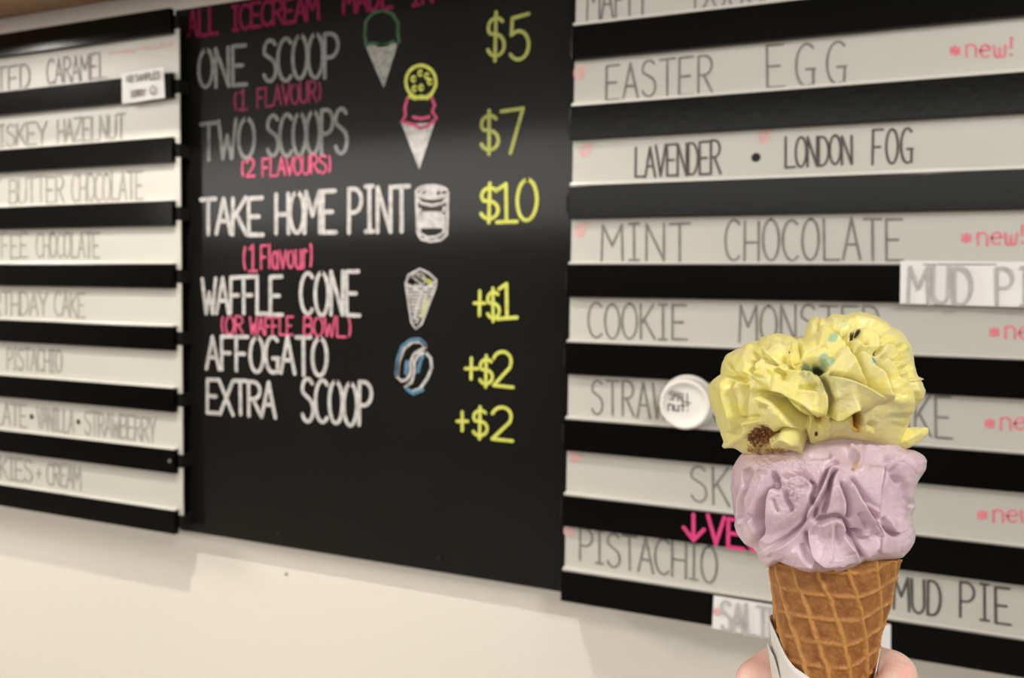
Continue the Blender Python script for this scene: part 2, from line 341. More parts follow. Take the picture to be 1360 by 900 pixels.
xe = U(229.5, 400, YF)[0]; xs = U(240.5, 400, YS)[0]
LZ, LP, LH = 2.1417, .14658, .0562
RZ, RP, RH = 1.99487+.14658, .14658, .0602
lb = board(-2.85, xe, LZ, LP, LH, 'black slatted flavour board at the left of the blackboard', 'L')
xr0 = U(752, 400, YF)[0]; xr1 = 1.02; xsr = U(757, 400, YS)[0]
rb = board(xr0, xr1, RZ, RP, RH, 'black slatted flavour board at the right, behind the ice cream cone', 'R')
def make_sign(board_side, k, label):
    if board_side == 'L': x0, x1, z, p, h = -2.83, xs, LZ, LP, LH
    else: x0, x1, z, p, h = xsr, xr1-.01, RZ, RP, RH
    vt = z-k*p-h; vb = z-(k+1)*p                       # visible gap
    root = empty('flavour_sign', ((x0+x1)/2, YS+.003, vb-.01), label, 'sign', None)
    ov = h*.22
    box('strip', x0, x1, YS, YS+.004, vb-ov, vt+ov, M_strip, root, b=.0008)
    xl0 = x0; xl1 = x1 if board_side == 'R' else xe-.002
    if board_side == 'R':
        box('lip', xl0, xl1, YF-.001, YS-.0002, vb+.0004, vb+.0058, M_lip, root, b=.001)
        if k >= 3: box('channel_edge', xl0, xl1, YF-.0022, YF-.0012, vb+.0002, vb+.0022, M_edge, root)
    else: box('lip', xl0, xl1, YF+.001, YS-.0002, vb+.0004, vb+.0045, M_lip, root, b=.001)
    return root
def S(root, text, x0, x1, t0, t1, b0, b1, m=M_ink, wp=3.2, **k): return lettering(root, text, Q4(x0, x1, t0, t1, b0, b1), wp, m, Ytx, **k)
def new(root, x, y, sc_=1.0, full=True):
    lettering(root, '*', Q4(x, x+13*sc_, y-8, y-8, y+8, y+8), 3, M_pinkN, Ytx, name='pink_star')
    lettering(root, 'new'+('!' if full else ''), Q4(x+20*sc_, x+(85 if full else 72)*sc_, y-13, y-13, y+8, y+8), 3, M_pinkN, Ytx, gap=.2, name='pink_lettering')
def gf(root, x, y): lettering(root, 'GF', Q4(x-8, x+8, y-7, y-8, y+7, y+6), 3, M_pinkS, Ytx, gap=.1, name='pink_mark')
# left board
r = make_sign('L', 0, 'white strip lettered SALTED CARAMEL, topmost on the left board'); S(r, 'SALTED', -50, 40, 101, 84, 130, 116, M_inkL, 3); S(r, 'CARAMEL', 62, 142, 80, 69, 112, 103, M_inkL, 3, gap=.1)
pts = []
V_ = [[(145+i*2.6, 74-i*.55+(random.uniform(-4, 4) if i not in (13, 14) else 0)) for i in range(a, b)] for a, b in ((0, 6), (7, 14), (16, 22), (23, 33))]
strokes_px('pink_scribble', r, V_, 2.4, M_pinkS, Ytx)
r = make_sign('L', 1, 'white strip lettered WHISKEY HAZELNUT, second from the top on the left board'); S(r, 'WHISKEY', -30, 62, 170, 161, 198, 190, M_inkL, 3, gap=.1); S(r, 'HAZELNUT', 76, 166, 160, 151, 189, 183, M_inkL, 3, gap=.1)
r = make_sign('L', 2, 'white strip lettered PEANUT BUTTER CHOCOLATE on the left board'); S(r, 'PEANUT', -80, 0, 243, 239, 273, 271, M_inkL, 3); S(r, 'BUTTER', 12, 85, 238, 233, 270, 268, M_inkL, 3, gap=.1); S(r, 'CHOCOLATE', 95, 190, 232, 227, 268, 264, M_inkL, 3, gap=.08)
r = make_sign('L', 3, 'white strip lettered TOFFEE CHOCOLATE on the left board'); S(r, 'TOFFEE', -35, 37, 311, 310, 343, 342, M_inkL, 3); S(r, 'CHOCOLATE', 48, 132, 310, 309, 342, 342, M_inkL, 3, gap=.08)
r = make_sign('L', 4, 'white strip lettered BIRTHDAY CAKE on the left board'); S(r, 'BIRTHDAY', -30, 63, 387, 388, 417, 419, M_inkL, 3, gap=.1); S(r, 'CAKE', 72, 113, 388, 389, 419, 421, M_inkL, 3, gap=.1)
r = make_sign('L', 5, 'white strip lettered only PISTACHIO on the left board'); S(r, 'PISTACHIO', 9, 82, 462, 465, 490, 495, M_inkL, 3, gap=.1)
r = make_sign('L', 6, 'white strip lettered CHOCOLATE VANILLA STRAWBERRY with black dots, on the left board'); S(r, 'CHOCOLATE', -60, 36, 528, 538, 558, 567, M_inkL, 3, gap=.08); S(r, 'VANILLA', 49, 98, 540, 545, 568, 575, M_inkL, 3, gap=.08); S(r, 'STRAWBERRY', 112, 207, 546, 556, 577, 587, M_inkL, 3, gap=.06)
dot_px('bullet', r, 42, 553, 3.6, M_blk, Ytx); dot_px('bullet', r, 104, 560, 3.6, M_blk, Ytx)
r = make_sign('L', 7, 'white strip lettered COOKIES and CREAM, lowest on the left board'); S(r, 'COOKIES', -35, 43, 604, 611, 631, 640, M_inkL, 3, gap=.08); S(r, '&', 47, 55, 620, 621, 636, 637, M_inkL, 3); S(r, 'CREAM', 62, 107, 615, 620, 643, 650, M_inkL, 3, gap=.08)
# right board
r = make_sign('R', 0, 'white strip lettered MAPLE DOUGHNUT, cut by the top of the photograph on the right board'); S(r, 'MAPLE', 780, 868, -26, -34, 27, 21); S(r, 'DOUGHNUT', 922, 1110, -40, -62, 14, -5, gap=.1)
r = make_sign('R', 1, 'white strip lettered EASTER EGG with pink new mark'); S(r, 'EASTER', 804, 947, 87, 71, 132, 123, gap=.22); S(r, 'EGG', 1017, 1124, 62, 54, 117, 110, gap=.6); new(r, 1262, 68); gf(r, 771, 97)
r = make_sign('R', 2, 'white strip lettered LAVENDER and LONDON FOG around a black dot'); S(r, 'LAVENDER', 843, 957, 196, 187, 235, 231, M_inkd, 3.2, gap=.06); dot_px('bullet', r, 1004, 209, 6, M_blk, Ytx)
S(r, 'LONDON', 1042, 1132, 183, 180, 223, 217, M_inkd, 3.2, gap=.06); S(r, 'FOG', 1158, 1212, 174, 171, 219, 217, M_inkd, 3.2, gap=.25); gf(r, 779, 200); gf(r, 1017, 182)
r = make_sign('R', 3, 'white strip lettered MINT CHOCOLATE with pink new mark'); S(r, 'MINT', 799, 916, 299, 295, 346, 346, gap=.22); S(r, 'CHOCOLATE', 963, 1199, 293, 290, 346, 345, gap=.22); new(r, 1277, 317); gf(r, 772, 306)
r = make_sign('R', 4, 'white strip lettered COOKIE, just above the yellow scoop'); S(r, 'COOKIE', 781, 912, 402, 405, 448, 451, gap=.18); S(r, 'MONSTER', 982, 1168, 404, 408, 453, 461, gap=.2); new(r, 1314, 442)
r = make_sign('R', 5, 'white strip lettered STRAWBERRY CHEESECAKE, behind the yellow scoop'); S(r, 'STRAWBERRY', 785, 998, 504, 514, 549, 564, gap=.25); S(r, 'CHEESECAKE', 1012, 1264, 515, 527, 562, 582, gap=.2); new(r, 1308, 563)
r = make_sign('R', 6, 'white strip lettered SK, with a pink mark, behind the purple scoop'); S(r, 'SKOR', 916, 1030, 618, 624, 664, 681, gap=.25); new(r, 1298, 685); gf(r, 766, 606)
r = make_sign('R', 7, 'white strip lettered PISTACHIO and MUD PIE, lowest on the right board'); S(r, 'PISTACHIO', 769, 952, 701, 726, 744, 775, gap=.12); S(r, 'MUD', 1187, 1250, 765, 772, 808, 818, M_inkd, 3.4); S(r, 'PIE', 1274, 1342, 773, 781, 820, 829, M_inkd, 3.4, gap=.25); gf(r, 758, 704)
# pink arrow and word chalked on a slat
V, F = [], []
strokes_px('arrow_mark', rb, [[(921, 683), (921, 716)], [(908, 700), (921, 717)], [(921, 717), (935, 703)]], 5, M_pinkslat, YF-.0006)
lettering(rb, 'VEGAN', Q4(940, 1068, 684, 702, 721, 740), 5, M_pinkslat, YF-.0006)

for (x, y) in ((225.5, 612),):
    p = U(x, y, YF-.0004); V = []; F = []
    for k, (q, d) in enumerate(((.0045, 0), (.004, -.0015), (.001, -.002))):
        V += [p+np.array([math.cos(a)*q, d, math.sin(a)*q]) for a in np.linspace(0, 2*PI, 12, endpoint=False)]
    for k in range(2): F += [(12*k+i, 12*k+(i+1) % 12, 12*k+12+(i+1) % 12, 12*k+12+i) for i in range(12)]
    F.append(tuple(range(24, 36))); o = mesh('screw', V, F, M_edge, lb); o['label'] = 'small grey screw head'
# paper notes taped over slats
def note(name, quad, label, y, curl=.004):
    """thin curled sheet, quad tl tr bl br"""
    tl, tr, bl, br = [U(a, b, y) for a, b in quad]; n = 16; V, F = [], []
    for j in range(5):
        for i in range(n+1):
            u = i/n; v = j/4; p = (tl*(1-u)+tr*u)*(1-v)+(bl*(1-u)+br*u)*v
            p = p+np.array([0, -curl*(.5+.5*math.cos(u*PI*3))*(v*.6+.3), 0]); V.append(p)
    m_ = len(V); V += [p+np.array([0, .0006, 0]) for p in V]
    for j in range(4):
        for i in range(n):
            a = j*(n+1)+i; F.append((a, a+n+1, a+n+2, a+1)); F.append((m_+a, m_+a+1, m_+a+n+2, m_+a+n+1))
    bd = [i for i in range(n+1)]+[(n+1)*j+n for j in range(1, 5)]+[4*(n+1)+i for i in range(n-1, -1, -1)]+[(n+1)*j for j in range(3, 0, -1)]
    for a, b in zip(bd, bd[1:]+bd[:1]): F.append((a, b, m_+b, m_+a))
    root = empty(name, ((bl+br)/2+np.array([0, 0, 0])).tolist(), label, 'note')
    mesh('sheet', V, F, M_paper, root, smooth=False); return root
Yn = YF-.0015
nt = note('paper_note', [(162, 98), (217, 89), (163, 138), (219, 130)], 'small white paper note lettered NO SAMPLES SORRY on the left board', Yn, .002)
lettering(nt, 'NO SAMPLES', Q4(168, 212, 101, 95, 109, 104), 1.7, M_ink, Yn-.0032); lettering(nt, 'SORRY', Q4(173, 193, 121, 118, 129, 126), 1.7, M_ink, Yn-.0032)
strokes_px('smiley', nt, [arc(203, 120, 4.5, 5.5, 0, 360, 14), [(201, 118), (201.3, 118.8)], [(205, 118), (205.3, 118.8)], arc(203, 121, 2.4, 2, 20, 160, 6)], 1.3, M_ink, Yn-.0032)
nt = note('paper_note', [(1196, 346), (1440, 349), (1195, 403), (1440, 410)], 'white paper note lettered MUD PIE taped at the right edge above the yellow scoop', Yn, .003)
lettering(nt, 'MUD', Q4(1207, 1292, 354, 354, 402, 404), 4, M_inkN, Yn-.0046); lettering(nt, 'PIE', Q4(1323, 1402, 355, 356, 404, 407), 4, M_inkN, Yn-.0046, gap=.3)
nt = note('paper_note', [(948, 790), (1183, 829), (946, 833), (1183, 877)], 'white paper note lettered SALTED CARAMEL hanging on the lowest slat behind the cone', Yn, .003)
lettering(nt, 'SALTED', Q4(957, 1055, 797, 812, 836, 853), 4, M_inkN, Yn-.0046, gap=.1); lettering(nt, 'CARAMEL', Q4(1066, 1178, 814, 833, 855, 870), 4, M_inkN, Yn-.0046, gap=.1)
dot_px('pink_mark', nt, 952.5, 812, 5, M_pinkS, Yn-.0046)

# white paper sample cup stuck on the board, base towards us
cc = U(909, 537, YF-.040); rad = 33.5*np.dot(cc-CAM, FW)/FPX*1.0
cup = empty('paper_cup', (cc[0], YF-.002, cc[2]-rad), 'small round white cup stuck base outwards beside the yellow scoop', 'cup')
M_cup = mat('white_cup_paper', (.88, .86, .81, 1), .4, .4, mottle=.03)
prof = [(.78, .006), (.80, .0035), (.90, 0), (.97, .0008), (1.0, .004), (1.02, .012), (1.06, .037), (1.10, .038), (1.10, .0405), (1.02, .0405)]
inner = [(0, .007), (.5, .007), (.76, .007)]
V, F = [], []; NS = 48
for r_, d_ in inner[1:]+prof:
    V += [np.array([cc[0]+math.cos(a)*rad*r_, YF-.0415+d_, cc[2]+math.sin(a)*rad*r_]) for a in np.linspace(0, 2*PI, NS, endpoint=False)]
for k in range(len(inner)-1+len(prof)-1): F += [(k*NS+i, k*NS+(i+1) % NS, (k+1)*NS+(i+1) % NS, (k+1)*NS+i) for i in range(NS)]
F.append(tuple(range(NS-1, -1, -1)))
mesh('cup_body', V, F, M_cup, cup, smooth=True)
lettering(cup, 'SMALL', Q4(889, 917, 519, 523, 530, 535), 1.9, M_ink, YF-.0350); lettering(cup, 'nut!', Q4(887, 915, 534, 536, 545, 546), 1.9, M_inkd, YF-.0350)

# ------------------------------------------------------------------ foreground: cone, scoops, hand
OX, OY = 1097.0, 640.0; D0 = .355
r0 = ray(OX, OY); DIR = r0/np.linalg.norm(r0); E3 = -DIR
E1 = np.cross(DIR, np.array([0, 0, 1.0])); E1 /= np.linalg.norm(E1); E2 = np.cross(E1, DIR)
O0 = CAM+DIR*D0
r0l = np.linalg.norm(r0)
def P2L(px, py):
    """photo position -> metres (a along E1, b along E2) on the plane through the cone facing the lens"""
    px = np.asarray(px, float); py = np.asarray(py, float)
    d = FW[None]+RT[None]*((px.reshape(-1, 1)-680)/FPX)+UP[None]*((450-py.reshape(-1, 1))/FPX)
    t = D0/(d@DIR); p = d*t[:, None]
    return p@E1, p@E2
K = (P2L([OX+1], [OY])[0]-P2L([OX], [OY])[0])[0]          # metres per pixel at the cone
def local(a, b, w):
    """a,b measured on the facing plane, w = towards the lens"""
    a, b, w = map(lambda q: np.asarray(q, float), (a, b, w))
    k = 1-np.maximum(w, 0)/D0
    return O0[None]+E1[None]*(a*k)[:, None]+E2[None]*(b*k)[:, None]+E3[None]*w[:, None]
# lattice noise
_tab = rng.random((64, 64, 64))
def vnoise(P):
    i = np.floor(P).astype(int); f = P-i; f = f*f*(3-2*f); out = 0
    for dx in (0, 1):
        for dy in (0, 1):
            for dz in (0, 1):
                wgt = (f[:, 0] if dx else 1-f[:, 0])*(f[:, 1] if dy else 1-f[:, 1])*(f[:, 2] if dz else 1-f[:, 2])
                out = out+wgt*_tab[(i[:, 0]+dx) % 64, (i[:, 1]+dy) % 64, (i[:, 2]+dz) % 64]
    return out
def fbm(P, o=4):
    s = 0; a = .5
    for k in range(o): s = s+a*vnoise(P*2**k+k*17.3); a *= .5
    return s
def seg_dist(X, Y, poly):
    """signed distance to a polyline (+ = right-hand side when walking it, y down) and the position along it"""
    best = np.full(X.shape, 1e9); sg = np.ones(X.shape); tt = np.zeros(X.shape)
    L = [math.dist(poly[i], poly[i+1]) for i in range(len(poly)-1)]; tot = sum(L); acc = 0
    for i in range(len(poly)-1):
        ax, ay = poly[i]; bx_, by_ = poly[i+1]; dx, dy = bx_-ax, by_-ay; l2 = dx*dx+dy*dy
        t = np.clip(((X-ax)*dx+(Y-ay)*dy)/l2, 0, 1); qx, qy = X-ax-t*dx, Y-ay-t*dy
        d = np.sqrt(qx*qx+qy*qy); cr = -dy*(X-ax)+dx*(Y-ay)
        m_ = d < best; best = np.where(m_, d, best); sg = np.where(m_, np.sign(cr), sg); tt = np.where(m_, (acc+t*L[i])/tot, tt); acc += L[i]
    return best, sg, tt
def smooth_poly(p, it=2):
    p = [tuple(q) for q in p]
    for _ in range(it):
        q = [p[0]]
        for a, b in zip(p, p[1:]): q += [(a[0]*.75+b[0]*.25, a[1]*.75+b[1]*.25), (a[0]*.25+b[0]*.75, a[1]*.25+b[1]*.75)]
        p = q+[p[-1]]
    return p
def fold(X, Y, poly, side, H, L, g=2.2, gr=.8):
    """overlapping petal edge: high on `side`, steep drop on the other with a crease"""
    poly = smooth_poly(poly)
    d, sg, t = seg_dist(X, Y, poly); s = d*sg*side
    tp = np.clip(np.minimum(t, 1-t)/.12, 0, 1); tp = tp*tp*(3-2*tp)
    end = (t <= 0) | (t >= 1)
    hi = np.exp(-np.maximum(s, 0)/L); lo = np.clip(1+s/g, 0, 1); lo = lo*lo*(3-2*lo)
    h = H*np.where(s >= 0, hi, lo)
    crease = -gr*H*np.exp(-((s+g*1.5)/(g*1.5))**2)*np.where(s < 0, 1, .0)
    wide = -.35*H*np.exp(-np.maximum(-s, 0)/(L*.6))*(s < 0)
    return (h+crease+wide)*tp
def ridge(X, Y, poly, H, wd):
    d, sg, t = seg_dist(X, Y, smooth_poly(poly)); tp = np.clip(np.minimum(t, 1-t)/.15, 0, 1)
    return H*np.exp(-(d/wd)**2)*(tp*tp*(3-2*tp)*.9+.1*(t > 0)*(t < 1))
def blob(X, Y, cx, cy, rx, ry, H, rot=0):
    c, s = math.cos(rot), math.sin(rot); u = ((X-cx)*c+(Y-cy)*s)/rx; v = (-(X-cx)*s+(Y-cy)*c)/ry
    return H*np.exp(-(u*u+v*v))
def rastered(fn, x0, x1, y0, y1, sig=.95, st=.6):
    """sculpt the folds on a fine sheet, soften their edges, and look them up"""
    gx = np.arange(x0, x1, st); gy = np.arange(y0, y1, st); XX, YY = np.meshgrid(gx, gy)
    H = fn(XX.ravel(), YY.ravel()).reshape(XX.shape); k = np.exp(-(np.arange(-8, 9)*st/sig)**2/2); k /= k.sum()
    H = np.apply_along_axis(lambda v: np.convolve(v, k, 'same'), 0, H); H = np.apply_along_axis(lambda v: np.convolve(v, k, 'same'), 1, H)
    def look(X, Y):
        u = np.clip((X-x0)/st, 0, len(gx)-1.001); v = np.clip((Y-y0)/st, 0, len(gy)-1.001); i = u.astype(int); j = v.astype(int); fu = u-i; fv = v-j
        return (H[j, i]*(1-fu)+H[j, i+1]*fu)*(1-fv)+(H[j+1, i]*(1-fu)+H[j+1, i+1]*fu)*fv
    return look
def scoop(parent, name, label, center, sil, depth_f, depth_b, disp, colour, m, nt=640, npx=330, wshift=0, lift=None):
    cx, cy = center
    sil = np.array(sil, float); th = np.arctan2(-(sil[:, 1]-cy), sil[:, 0]-cx); rr = np.hypot(sil[:, 0]-cx, sil[:, 1]-cy)
    o = np.argsort(th); th, rr = th[o], rr[o]
    thx = np.r_[th-2*PI, th, th+2*PI]; rx = np.r_[rr, rr, rr]
    tg = np.linspace(-PI, PI, nt, endpoint=False); Rf = np.interp(tg, thx, rx)
    q1 = np.c_[np.cos(tg)*7+9, np.sin(tg)*7+9, 0*tg+cx % 7]; Rf = Rf+3.4*(fbm(q1, 2)-.375)+2.6*(fbm(q1*3.3, 2)-.375)
    kk = np.exp(-(np.minimum(np.arange(nt), nt-np.arange(nt))/26.0)**2); kk /= kk.sum()
    Rs = np.real(np.fft.ifft(np.fft.fft(Rf)*np.fft.fft(kk)))
    ph = (np.arange(1, npx)/npx)*PI
    PHI, TH = np.meshgrid(ph, tg, indexing='ij'); sp = np.sin(PHI)
    R = Rs[None]+(Rf-Rs)[None]*np.clip(sp, 0, 1)**8
    q = sp**.92                                              # slightly boxy profile
    X = cx+R*q*np.cos(TH); Y = cy-R*q*np.sin(TH)
    dpt = np.where(np.cos(PHI) > 0, depth_f, depth_b)
    Wd = np.sign(np.cos(PHI))*np.abs(np.cos(PHI))**.9*dpt
    X = np.r_[[cx], X.ravel(), [cx]]; Y = np.r_[[cy], Y.ravel(), [cy]]; Wd = np.r_[[depth_f], Wd.ravel(), [-depth_b]]
    cphi = np.r_[[1], np.cos(PHI).ravel(), [-1]]; sphi = np.r_[[0], sp.ravel(), [0]]; cth = np.r_[[1], np.cos(TH).ravel(), [1]]; sth = np.r_[[0], np.sin(TH).ravel(), [0]]
    dz = disp(X, Y, Wd, cphi, cth*sphi, sth*sphi)            # in millimetres
    edge = np.where(cphi > 0, 1-.97*sphi**7, 1-.99*sphi**2.5)             # keep the outline where it was measured
    dz = dz*edge
    Xd = X+sphi*cth*dz*.001/K; Yd = Y-sphi*sth*dz*.001/K; Wm = Wd+cphi*dz*.001
    if lift is not None: Wm = Wm+lift(X, Y)*np.clip(cphi/.32, 0, 1)**.7
    a, b = P2L(Xd, Yd); V = local(a, b, Wm+wshift)
    n1 = npx-1
    i = np.arange(n1-1)[:, None]*nt; j = np.arange(nt)[None]; jn = (j+1) % nt
    Fq = np.stack([1+i+j, 1+i+nt+j, 1+i+nt+jn, 1+i+jn], -1).reshape(-1, 4).tolist()
    Fq += [(0, 1+k, 1+(k+1) % nt) for k in range(nt)]; last = 1+n1*nt; b0 = 1+(n1-1)*nt
    Fq += [(last, b0+(k+1) % nt, b0+k) for k in range(nt)]
    ob = mesh(name, V, Fq, m, parent, smooth=True)
    col = colour(X, Y, Wd, cphi, dz); at = ob.data.color_attributes.new('tint', 'FLOAT_COLOR', 'POINT')
    at.data.foreach_set('color', np.c_[col, np.ones(len(col))].ravel().astype(np.float32))
    ob['label'] = label
    return ob
def sss_mat(name, rough, sss, radius, scale, bump, bscale, spec=.5, coat=0, fine=0):
    m = bpy.data.materials.new(name); m.use_nodes = True; nt = m.node_tree; b = nt.nodes['Principled BSDF']
    at = nt.nodes.new('ShaderNodeAttribute'); at.attribute_name = 'tint'; nt.links.new(at.outputs['Color'], b.inputs['Base Color'])
    b.inputs['Roughness'].default_value = rough; b.inputs['Specular IOR Level'].default_value = spec
    b.inputs['Subsurface Weight'].default_value = sss; b.inputs['Subsurface Radius'].default_value = radius; b.inputs['Subsurface Scale'].default_value = scale
    b.inputs['Coat Weight'].default_value = coat; b.inputs['Coat Roughness'].default_value = .2
    tc = nt.nodes.new('ShaderNodeTexCoord'); n = nt.nodes.new('ShaderNodeTexNoise'); n.inputs['Scale'].default_value = bscale; n.inputs['Detail'].default_value = 6
    nt.links.new(tc.outputs['Object'], n.inputs['Vector'])
    bp = nt.nodes.new('ShaderNodeBump'); bp.inputs['Strength'].default_value = bump; bp.inputs['Distance'].default_value = .001
    nt.links.new(n.outputs[0], bp.inputs['Height']); nt.links.new(bp.outputs[0], b.inputs['Normal'])
    return m
M_yel = sss_mat('yellow_ice_cream', .40, .35, (1, .8, .12), .0020, .30, 420, .45, .12)
M_pur = sss_mat('lavender_ice_cream', .40, .3, (1, .7, .7), .0014, .26, 420, .5, .22)
base_pt = local(*[np.array([v]) for v in (P2L([1066], [1245])[0][0], P2L([1066], [1245])[1][0], 0)])[0]
ice = empty('ice_cream_cone', base_pt.tolist(), 'waffle cone with yellow scoop on lavender scoop, held before the menu', 'ice cream')

c1 = lambda L_: [(920+x/4, 400+y/4) for x, y in L_]           # first close-up
c2 = lambda L_: [(920+x/4, 560+y/4) for x, y in L_]
c5 = lambda L_: [(940+x/8.18, 500+y/8.18) for x, y in L_]
c3 = lambda L_: [(1080+x/8.18, 400+y/8.18) for x, y in L_]
c4 = lambda L_: [(940+x/8.18, 400+y/8.18) for x, y in L_]
c6 = lambda L_: [(1080+x/8.18, 500+y/8.18) for x, y in L_]
c8 = lambda L_: [(980+x/5.913, 660+y/5.913) for x, y in L_]

SIL_Y = [(940, 515), (946, 505), (957, 497), (958, 488), (960, 480), (966, 470), (977, 463), (984, 462), (992, 454), (1006, 452), (1013, 446), (1022, 443), (1033, 442), (1046, 445), (1055, 449), (1062, 447), (1068, 447), (1070, 438), (1073, 428), (1079, 422), (1084, 419), (1088, 423), (1092, 421), (1097, 424), (1104, 418), (1112, 417), (1122, 418), (1133, 415), (1150, 416), (1165, 420), (1180, 429), (1186, 434), (1196, 440), (1203, 449), (1210, 459), (1213, 472), (1214, 487), (1218, 500), (1221, 505), (1223, 502), (1228, 504), (1226, 510), (1229, 519), (1226, 529), (1218, 540), (1210, 552), (1207, 562), (1204, 574), (1200, 586),
         (1194, 595), (1188, 597), (1175, 596), (1160, 592), (1140, 588), (1115, 588), (1100, 593), (1075, 600), (1062, 606), (1040, 608), (1010, 608), (992, 605), (984, 600), (975, 594), (969, 594), (962, 595), (959, 592), (961, 587), (956, 572), (952, 562), (949, 548), (944, 536), (941, 524)]
def folds_y(X, Y):
    P = np.c_[X, Y, 0*X]
    wx = X+5*(fbm(P/26, 2)-.5)+1.6*(fbm(P/7+9, 2)-.5); wy = Y+5*(fbm(P/26+31, 2)-.5)+1.6*(fbm(P/7+5, 2)-.5)
    h = 0*X
    def fo(poly, side, H, L, g=2.2, gr=.8):
        nonlocal h; h = h+fold(wx, wy, poly, side, H, L, g, gr)
    def ri(poly, H, wd):
        nonlocal h; h = h+ridge(wx, wy, poly, H, wd)
    def bl(*a):
        nonlocal h; h = h+blob(X, Y, *a)
    # left lobe petals
    fo(c5([(255, -5), (232, 90), (232, 200), (262, 340), (300, 480), (310, 620)]), 1, 3.2, 16)
    fo(c4([(30, 905), (110, 830), (215, 785), (310, 840), (400, 890)]), 1, 3.0, 14)
    fo(c5([(370, 60), (350, 240), (345, 460)]), 1, 1.6, 9)
    fo(c4([(180, 640), (245, 720), (262, 800)]), 1, 1.8, 10)
    fo(c4([(290, 560), (260, 680), (300, 800), (370, 850)]), -1, 2.4, 9)
    fo(c4([(430, 440), (430, 560), (450, 700), (440, 800)]), 1, 2.4, 12)
    ri(c4([(450, 480), (490, 650), (560, 560), (600, 470)]), -3.2, 5)
    ri(c4([(540, 430), (640, 440), (740, 470), (830, 490)]), 2.2, 4.5)
    ri(c4([(600, 380), (720, 340), (860, 360), (950, 430)]), 2.2, 5)
    ri(c4([(690, 400), (760, 420), (820, 430)]), -2.4, 4)
    fo(c4([(620, 520), (560, 590), (500, 680), (470, 790)]), -1, 2.6, 11)
    fo(c4([(500, 850), (560, 760), (640, 680), (710, 680), (760, 740)]), 1, 3.4, 13)
    fo(c4([(600, 540), (690, 620), (760, 720), (850, 780)]), -1, 2.2, 8)
    ri(c4([(770, 520), (810, 640), (840, 760), (800, 880)]), -2.6, 7)
    fo(c4([(940, 430), (960, 560), (900, 680)]), 1, 2, 9)
    fo(c4([(820, 650), (850, 740), (990, 770), (1090, 750)]), 1, 2.4, 9)
    ri(c5([(430, 150), (480, 190), (540, 170)]), -2.4, 5); ri(c5([(590, 320), (680, 330)]), -1.4, 4)
    # lower left mound, channel beside it
    fo(c5([(500, 230), (570, 185), (690, 255), (810, 350), (860, 420), (950, 520), (1050, 640)]), 1, 4.6, 22, 2.6)
    ri(c5([(700, 200), (850, 330), (980, 470), (1080, 560)]), -3.0, 9)
    fo(c5([(640, 130), (800, 180), (900, 240), (1060, 300), (1160, 400), (1240, 450)]), -1, 3.6, 18)
    bl(1087, 565, 9, 9, -5.0); bl(1083, 562, 16, 10, -1.5)
    fo(c5([(300, 490), (420, 480), (560, 470)]), 1, 1.8, 12)
    fo(c5([(690, 730), (760, 640), (850, 560), (960, 600), (1040, 700), (1030, 820)]), 1, 3.6, 16)
    bl(1009, 580, 15, 14, -3.5)
    # centre: dark hollow and the petals that leave it
    bl(1089, 489, 12, 5.5, -7, .2); bl(1072, 489, 8, 4, -3.0)
    fo(c4([(1000, 680), (1100, 600), (1220, 540), (1309, 520)]), 1, 3.2, 16)
    fo(c4([(1040, 770), (1120, 760), (1150, 820), (1190, 905)]), 1, 2.4, 8)
    fo([(1080, 492), (1090, 505), (1096, 520), (1098, 540), (1094, 552)], 1, 3.0, 12)
    fo([(1089, 492), (1096, 500), (1103, 520), (1108, 532)], -1, 2.2, 8)
    fo(c6([(110, -10), (280, 20), (420, 70), (560, 150), (660, 210), (710, 280)]), 1, 4.4, 22)
    fo(c6([(170, 420), (290, 430), (400, 350), (470, 330)]), -1, 4.6, 20, 2.4)
    fo(c5([(960, 145), (1090, 150), (1180, 150)]), 1, 1.4, 8)
    ri(c6([(430, 360), (490, 440), (490, 580)]), -5.0, 4.2); ri(c6([(490, 400), (490, 560)]), -3.0, 2.2)
    ri(c6([(580, 520), (700, 560)]), -1.6, 5)
    # large smooth petals upper right
    fo(c3([(290, 490), (370, 570), (430, 680), (520, 840), (600, 950), (700, 1020)]), 1, 4.0, 22)
    fo(c3([(410, 520), (500, 570), (590, 620), (640, 720), (740, 820), (760, 950), (820, 1060)]), 1, 3.6, 20)
    fo(c3([(690, 590), (790, 660), (860, 750), (900, 850), (950, 920), (990, 1050), (1000, 1250)]), 1, 3.6, 18)
    ri(c3([(390, 500), (430, 590)]), -3.2, 3.2)
    fo(c3([(380, 420), (450, 440), (520, 490), (580, 490)]), 1, 2.2, 8)
    fo(c3([(320, 370), (380, 320), (470, 300), (580, 330), (650, 390), (690, 500), (660, 570)]), 1, 3.4, 14)
    ri(c3([(395, 385), (440, 375), (490, 355)]), -2.8, 3)
    fo(c3([(40, 340), (130, 350), (240, 400), (330, 460), (380, 540)]), 1, 2.8, 12)
    fo(c3([(60, 290), (170, 290), (280, 330), (325, 400)]), 1, 2.4, 9)
    fo(c3([(240, 240), (340, 220), (410, 260), (415, 300)]), 1, 2.0, 8)
    ri(c3([(150, 160), (220, 150), (230, 300)]), 1.6, 4)
    ri(c3([(450, 230), (560, 270), (680, 310), (760, 370)]), -3.6, 7)
    fo(c3([(400, 170), (540, 190), (680, 220), (800, 270), (830, 320)]), -1, 2.4, 9)
    fo(c3([(560, 260), (640, 330), (740, 390)]), 1, 2.2, 8)
    fo(c3([(700, 430), (850, 420), (1000, 430), (1050, 520)]), 1, 2.6, 12)
    fo(c3([(700, 480), (800, 480), (880, 530), (900, 600), (850, 680)]), 1, 2.4, 9)
    fo(c3([(850, 700), (920, 650), (1000, 640), (1020, 720)]), 1, 2.6, 9)
